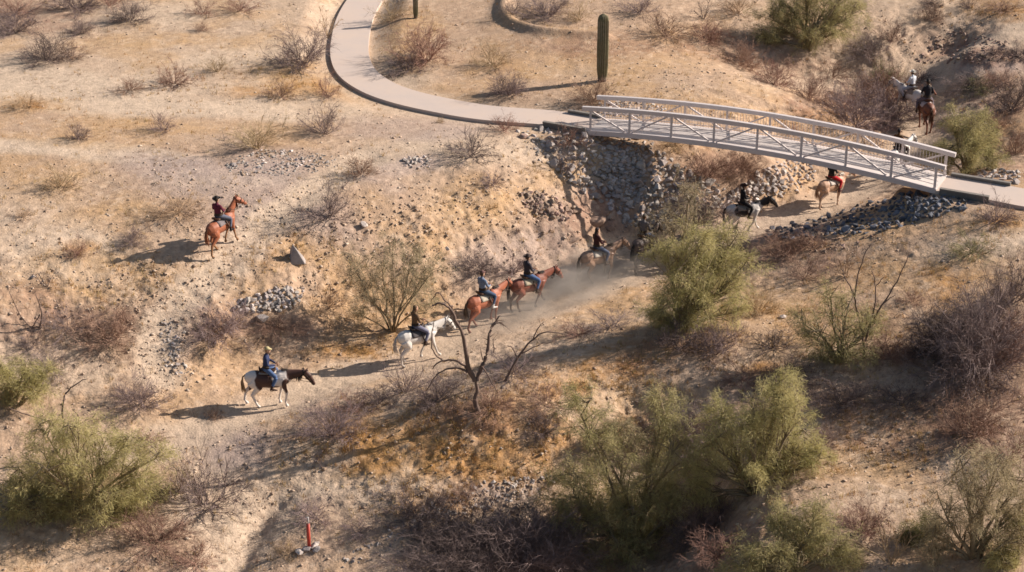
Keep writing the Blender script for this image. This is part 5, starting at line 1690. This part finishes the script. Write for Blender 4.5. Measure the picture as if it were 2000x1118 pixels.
h1 = build_horse(529, 795, 4, pinto_coat((.70, .63, .57), (.075, .036, .027), [
    ((-.20, 0, 1.08), (.43, .5, .44)), ((.95, 0, 1.32), (.40, .4, .36)), ((1.3, 0, 1.2), (.5, .4, .5)), ((.58, 0, .95), (.13, .4, .30)), ((.60, 0, .80), (.09, .4, .20)), ((.15, 0, .85), (.18, .4, .10)), ((-.7, 0, .75), (.05, .3, .16))]),
    'pinto horse in brown and white alone on the near sand', neck=8, phase=.12, tail_col=(.30, .19, .10), hair=(.03, .02, .015), pad=(.40, .36, .32), pad_angle=26)
build_rider(h1, 'rider in navy jacket and blue jeans on the pinto horse', NAVY, JEAN, 'cap', (.45, .38, .20), hair=(.25, .15, .08), lean=.05, boots=(.07, .04, .03))
h2 = build_horse(818, 708, 32, plain_coat((.62, .58, .53), socks=(.5, .45, .4), points=(.45, .42, .38)), 'white horse behind the forked dead tree', neck=16, phase=.3, hair=(.50, .46, .42), saddle=(.05, .035, .03), pad=(.10, .09, .09))
build_rider(h2, 'rider in brown top and grey jeans on the white horse', (.13, .08, .045), (.16, .16, .22), None, hair=(.10, .06, .03), lean=-.02, long_hair=True)
h3 = build_horse(948, 636, 42, plain_coat((.35, .12, .065), points=(.16, .06, .04)), 'bright sorrel horse between the white horse and the dark vested rider', neck=20, phase=.55, hair=(.10, .07, .05), pad=(.45, .40, .32), mane_col=(.08, .06, .05))
build_rider(h3, 'rider in blue plaid shirt and jeans on the bright sorrel horse', (.10, .14, .22), (.06, .09, .15), 'cap', (.10, .05, .045), lean=-.06, boots=(.6, .58, .55), stripes=(.20, .24, .32))
h4 = build_horse(1034, 604, 34, plain_coat((.20, .065, .04), points=(.06, .03, .025)), 'dark bay horse with pale saddle bag leading the sorrel', neck=16, phase=.8, hair=(.03, .02, .018), pad=(.42, .36, .26))
build_rider(h4, 'rider in dark long top and wide dark hat on the bay horse', (.040, .035, .045), (.07, .12, .24), 'cowboy', (.06, .04, .035), lean=-.02)
h5 = build_horse(1168, 549, 32, plain_coat((.30, .19, .13), points=(.17, .11, .08)), 'dull brown horse walking in the dust under the rock ledge', neck=24, phase=.05, hair=(.06, .04, .03), mane_col=(.09, .06, .04), pad=(.50, .45, .38))
build_rider(h5, 'rider in black and maroon top on the dull brown horse', (.055, .018, .018), (.08, .10, .15), None, hair=(.02, .012, .010), lean=-.04, long_hair=True)
h6 = build_horse(1256, 522, 58, plain_coat((.09, .065, .055), points=(.05, .04, .035)), 'dark horse half hidden behind the tall yellow green tree', neck=22, phase=.4, hair=(.02, .018, .016))
build_rider(h6, 'rider in grey shirt half hidden behind the tall green tree', (.12, .11, .11), (.06, .07, .10), 'cap', (.10, .09, .08))
h7 = build_horse(1452, 456, 12, pinto_coat((.64, .59, .54), (.03, .024, .022), [((.98, 0, 1.45), (.28, .4, .26)), ((1.3, 0, 1.3), (.42, .4, .45)), ((-.25, 0, 1.15), (.45, .5, .3))]), 'black and white horse coming from behind the green tree toward the bridge', neck=28, phase=.9, hair=(.02, .018, .016), mane_col=(.03, .025, .02))
build_rider(h7, 'rider all in black beside the grey rocks below the bridge', (.015, .013, .014), (.018, .016, .018), 'cowboy', (.06, .02, .015), lean=0)
h8 = build_horse(1622, 404, 38, plain_coat((.48, .30, .20), points=(.42, .30, .22), belly=(.50, .38, .30)), 'pale dun horse passing under the bridge', neck=30, phase=.65, hair=(.62, .54, .44), mane_col=(.66, .60, .50), tail_col=(.40, .24, .15), pad=(.55, .48, .42))
build_rider(h8, 'rider in black shirt and red trousers under the bridge', (.018, .018, .018), (.50, .03, .035), 'cowboy', (.04, .03, .03), boots=(.05, .015, .015))
h9 = build_horse(1755, 340, 48, plain_coat((.64, .60, .56)), 'white horse seen behind the bridge railing', neck=20, phase=.2, hair=(.5, .46, .42), saddle=(.03, .02, .015), pad=(.06, .05, .05))
build_rider(h9, 'rider in brown and black jacket on the white horse behind the railing', (.10, .045, .018), (.05, .03, .02), None, hair=(.015, .01, .01), vest=(.09, .045, .015))
h10 = build_horse(1805, 256, 94, plain_coat((.15, .055, .03), points=(.18, .07, .04), head=(.46, .22, .11)), 'chestnut horse seen from behind with its head turned right', neck=46, turn=-42, phase=.15, hair=(.07, .035, .02), mane_col=(.5, .40, .28), tail_col=(.12, .055, .03), pad=(.50, .42, .40), scale=1.13)  # shaded body and sunlit head painted into the coat; muzzle blonde
build_rider(h10, 'rider in dark clothes seen from behind on the chestnut horse', (.022, .020, .024), (.12, .10, .12), 'cowboy', (.02, .018, .018), lean=.02)
h11 = build_horse(1774, 224, 128, plain_coat((.64, .60, .56)), 'white horse facing left behind the large grey thicket', neck=24, phase=.7, hair=(.55, .5, .46), saddle=(.03, .02, .015))
build_rider(h11, 'rider in white shirt and white hat facing left', (.58, .60, .64), (.35, .37, .42), 'cowboy', (.70, .66, .58), lean=.03)
h12 = build_horse(440, 484, 58, plain_coat((.30, .10, .05), points=(.24, .12, .055)), 'chestnut horse standing alone high on the left hillside', neck=52, turn=-14, phase=.45, hair=(.10, .03, .015), tail_col=(.26, .10, .05), pad=(.20, .17, .17), scale=.95)
build_rider(h12, 'rider in maroon shirt and black hat alone on the hillside', (.11, .02, .04), (.11, .12, .16), 'cowboy', (.015, .012, .012), lean=.04, boots=(.015, .013, .015))

# ------------------------------------------------------------------ dust raised by the hooves
def dust(px, py, size, dens, label, seed, lift=.35):
    p = place(px, py)
    bm = bmesh.new(); bmesh.ops.create_icosphere(bm, subdivisions=3, radius=1.0)
    me = bpy.data.meshes.new('dust_cloud'); bm.to_mesh(me); bm.free()
    o = link(bpy.data.objects.new('dust_cloud', me)); o.location = p + Vector((0, 0, lift)); o.scale = size
    o.rotation_euler = (0, 0, math.radians(38))
    m = bpy.data.materials.new('trail_dust'); m.use_nodes = True; nt = m.node_tree; N = nt.nodes; L = nt.links
    N.remove(N['Principled BSDF'])
    v = N.new('ShaderNodeVolumePrincipled'); v.inputs['Color'].default_value = (.93, .82, .72, 1); v.inputs['Anisotropy'].default_value = .2
    tc = N.new('ShaderNodeTexCoord'); ln_ = N.new('ShaderNodeVectorMath'); ln_.operation = 'LENGTH'; L.new(tc.outputs['Object'], ln_.inputs[0])
    mr = N.new('ShaderNodeMapRange'); mr.interpolation_type = 'SMOOTHSTEP'; mr.inputs['From Min'].default_value = 1.0; mr.inputs['From Max'].default_value = .15; L.new(ln_.outputs['Value'], mr.inputs['Value'])
    nz = N.new('ShaderNodeTexNoise'); nz.inputs['Scale'].default_value = 2.6; nz.inputs['Detail'].default_value = 3
    mp = N.new('ShaderNodeMapping'); mp.inputs['Location'].default_value = (seed * 3.1, 0, 0); L.new(tc.outputs['Object'], mp.inputs[0]); L.new(mp.outputs[0], nz.inputs['Vector'])
    m2 = N.new('ShaderNodeMapRange'); m2.inputs['From Min'].default_value = .35; m2.inputs['From Max'].default_value = .7; L.new(nz.outputs['Fac'], m2.inputs['Value'])
    mu = N.new('ShaderNodeMath'); mu.operation = 'MULTIPLY'; L.new(mr.outputs[0], mu.inputs[0]); L.new(m2.outputs[0], mu.inputs[1])
    mu2 = N.new('ShaderNodeMath'); mu2.operation = 'MULTIPLY'; mu2.inputs[1].default_value = dens; L.new(mu.outputs[0], mu2.inputs[0]); L.new(mu2.outputs[0], v.inputs['Density'])
    L.new(v.outputs[0], N['Material Output'].inputs['Volume'])
    me.materials.append(m)
    tag(o, label, None, None, 'stuff')


dust(1090, 590, (3.6, 1.7, 1.2), 1.3, 'thin brown dust hanging over the trail', 1)
dust(1180, 540, (3.0, 1.6, 1.3), 1.4, 'thin dust round the dull brown horse', 2)
dust(1000, 640, (3.0, 1.5, 1.0), .35, 'thin dust behind the bay horse', 3)
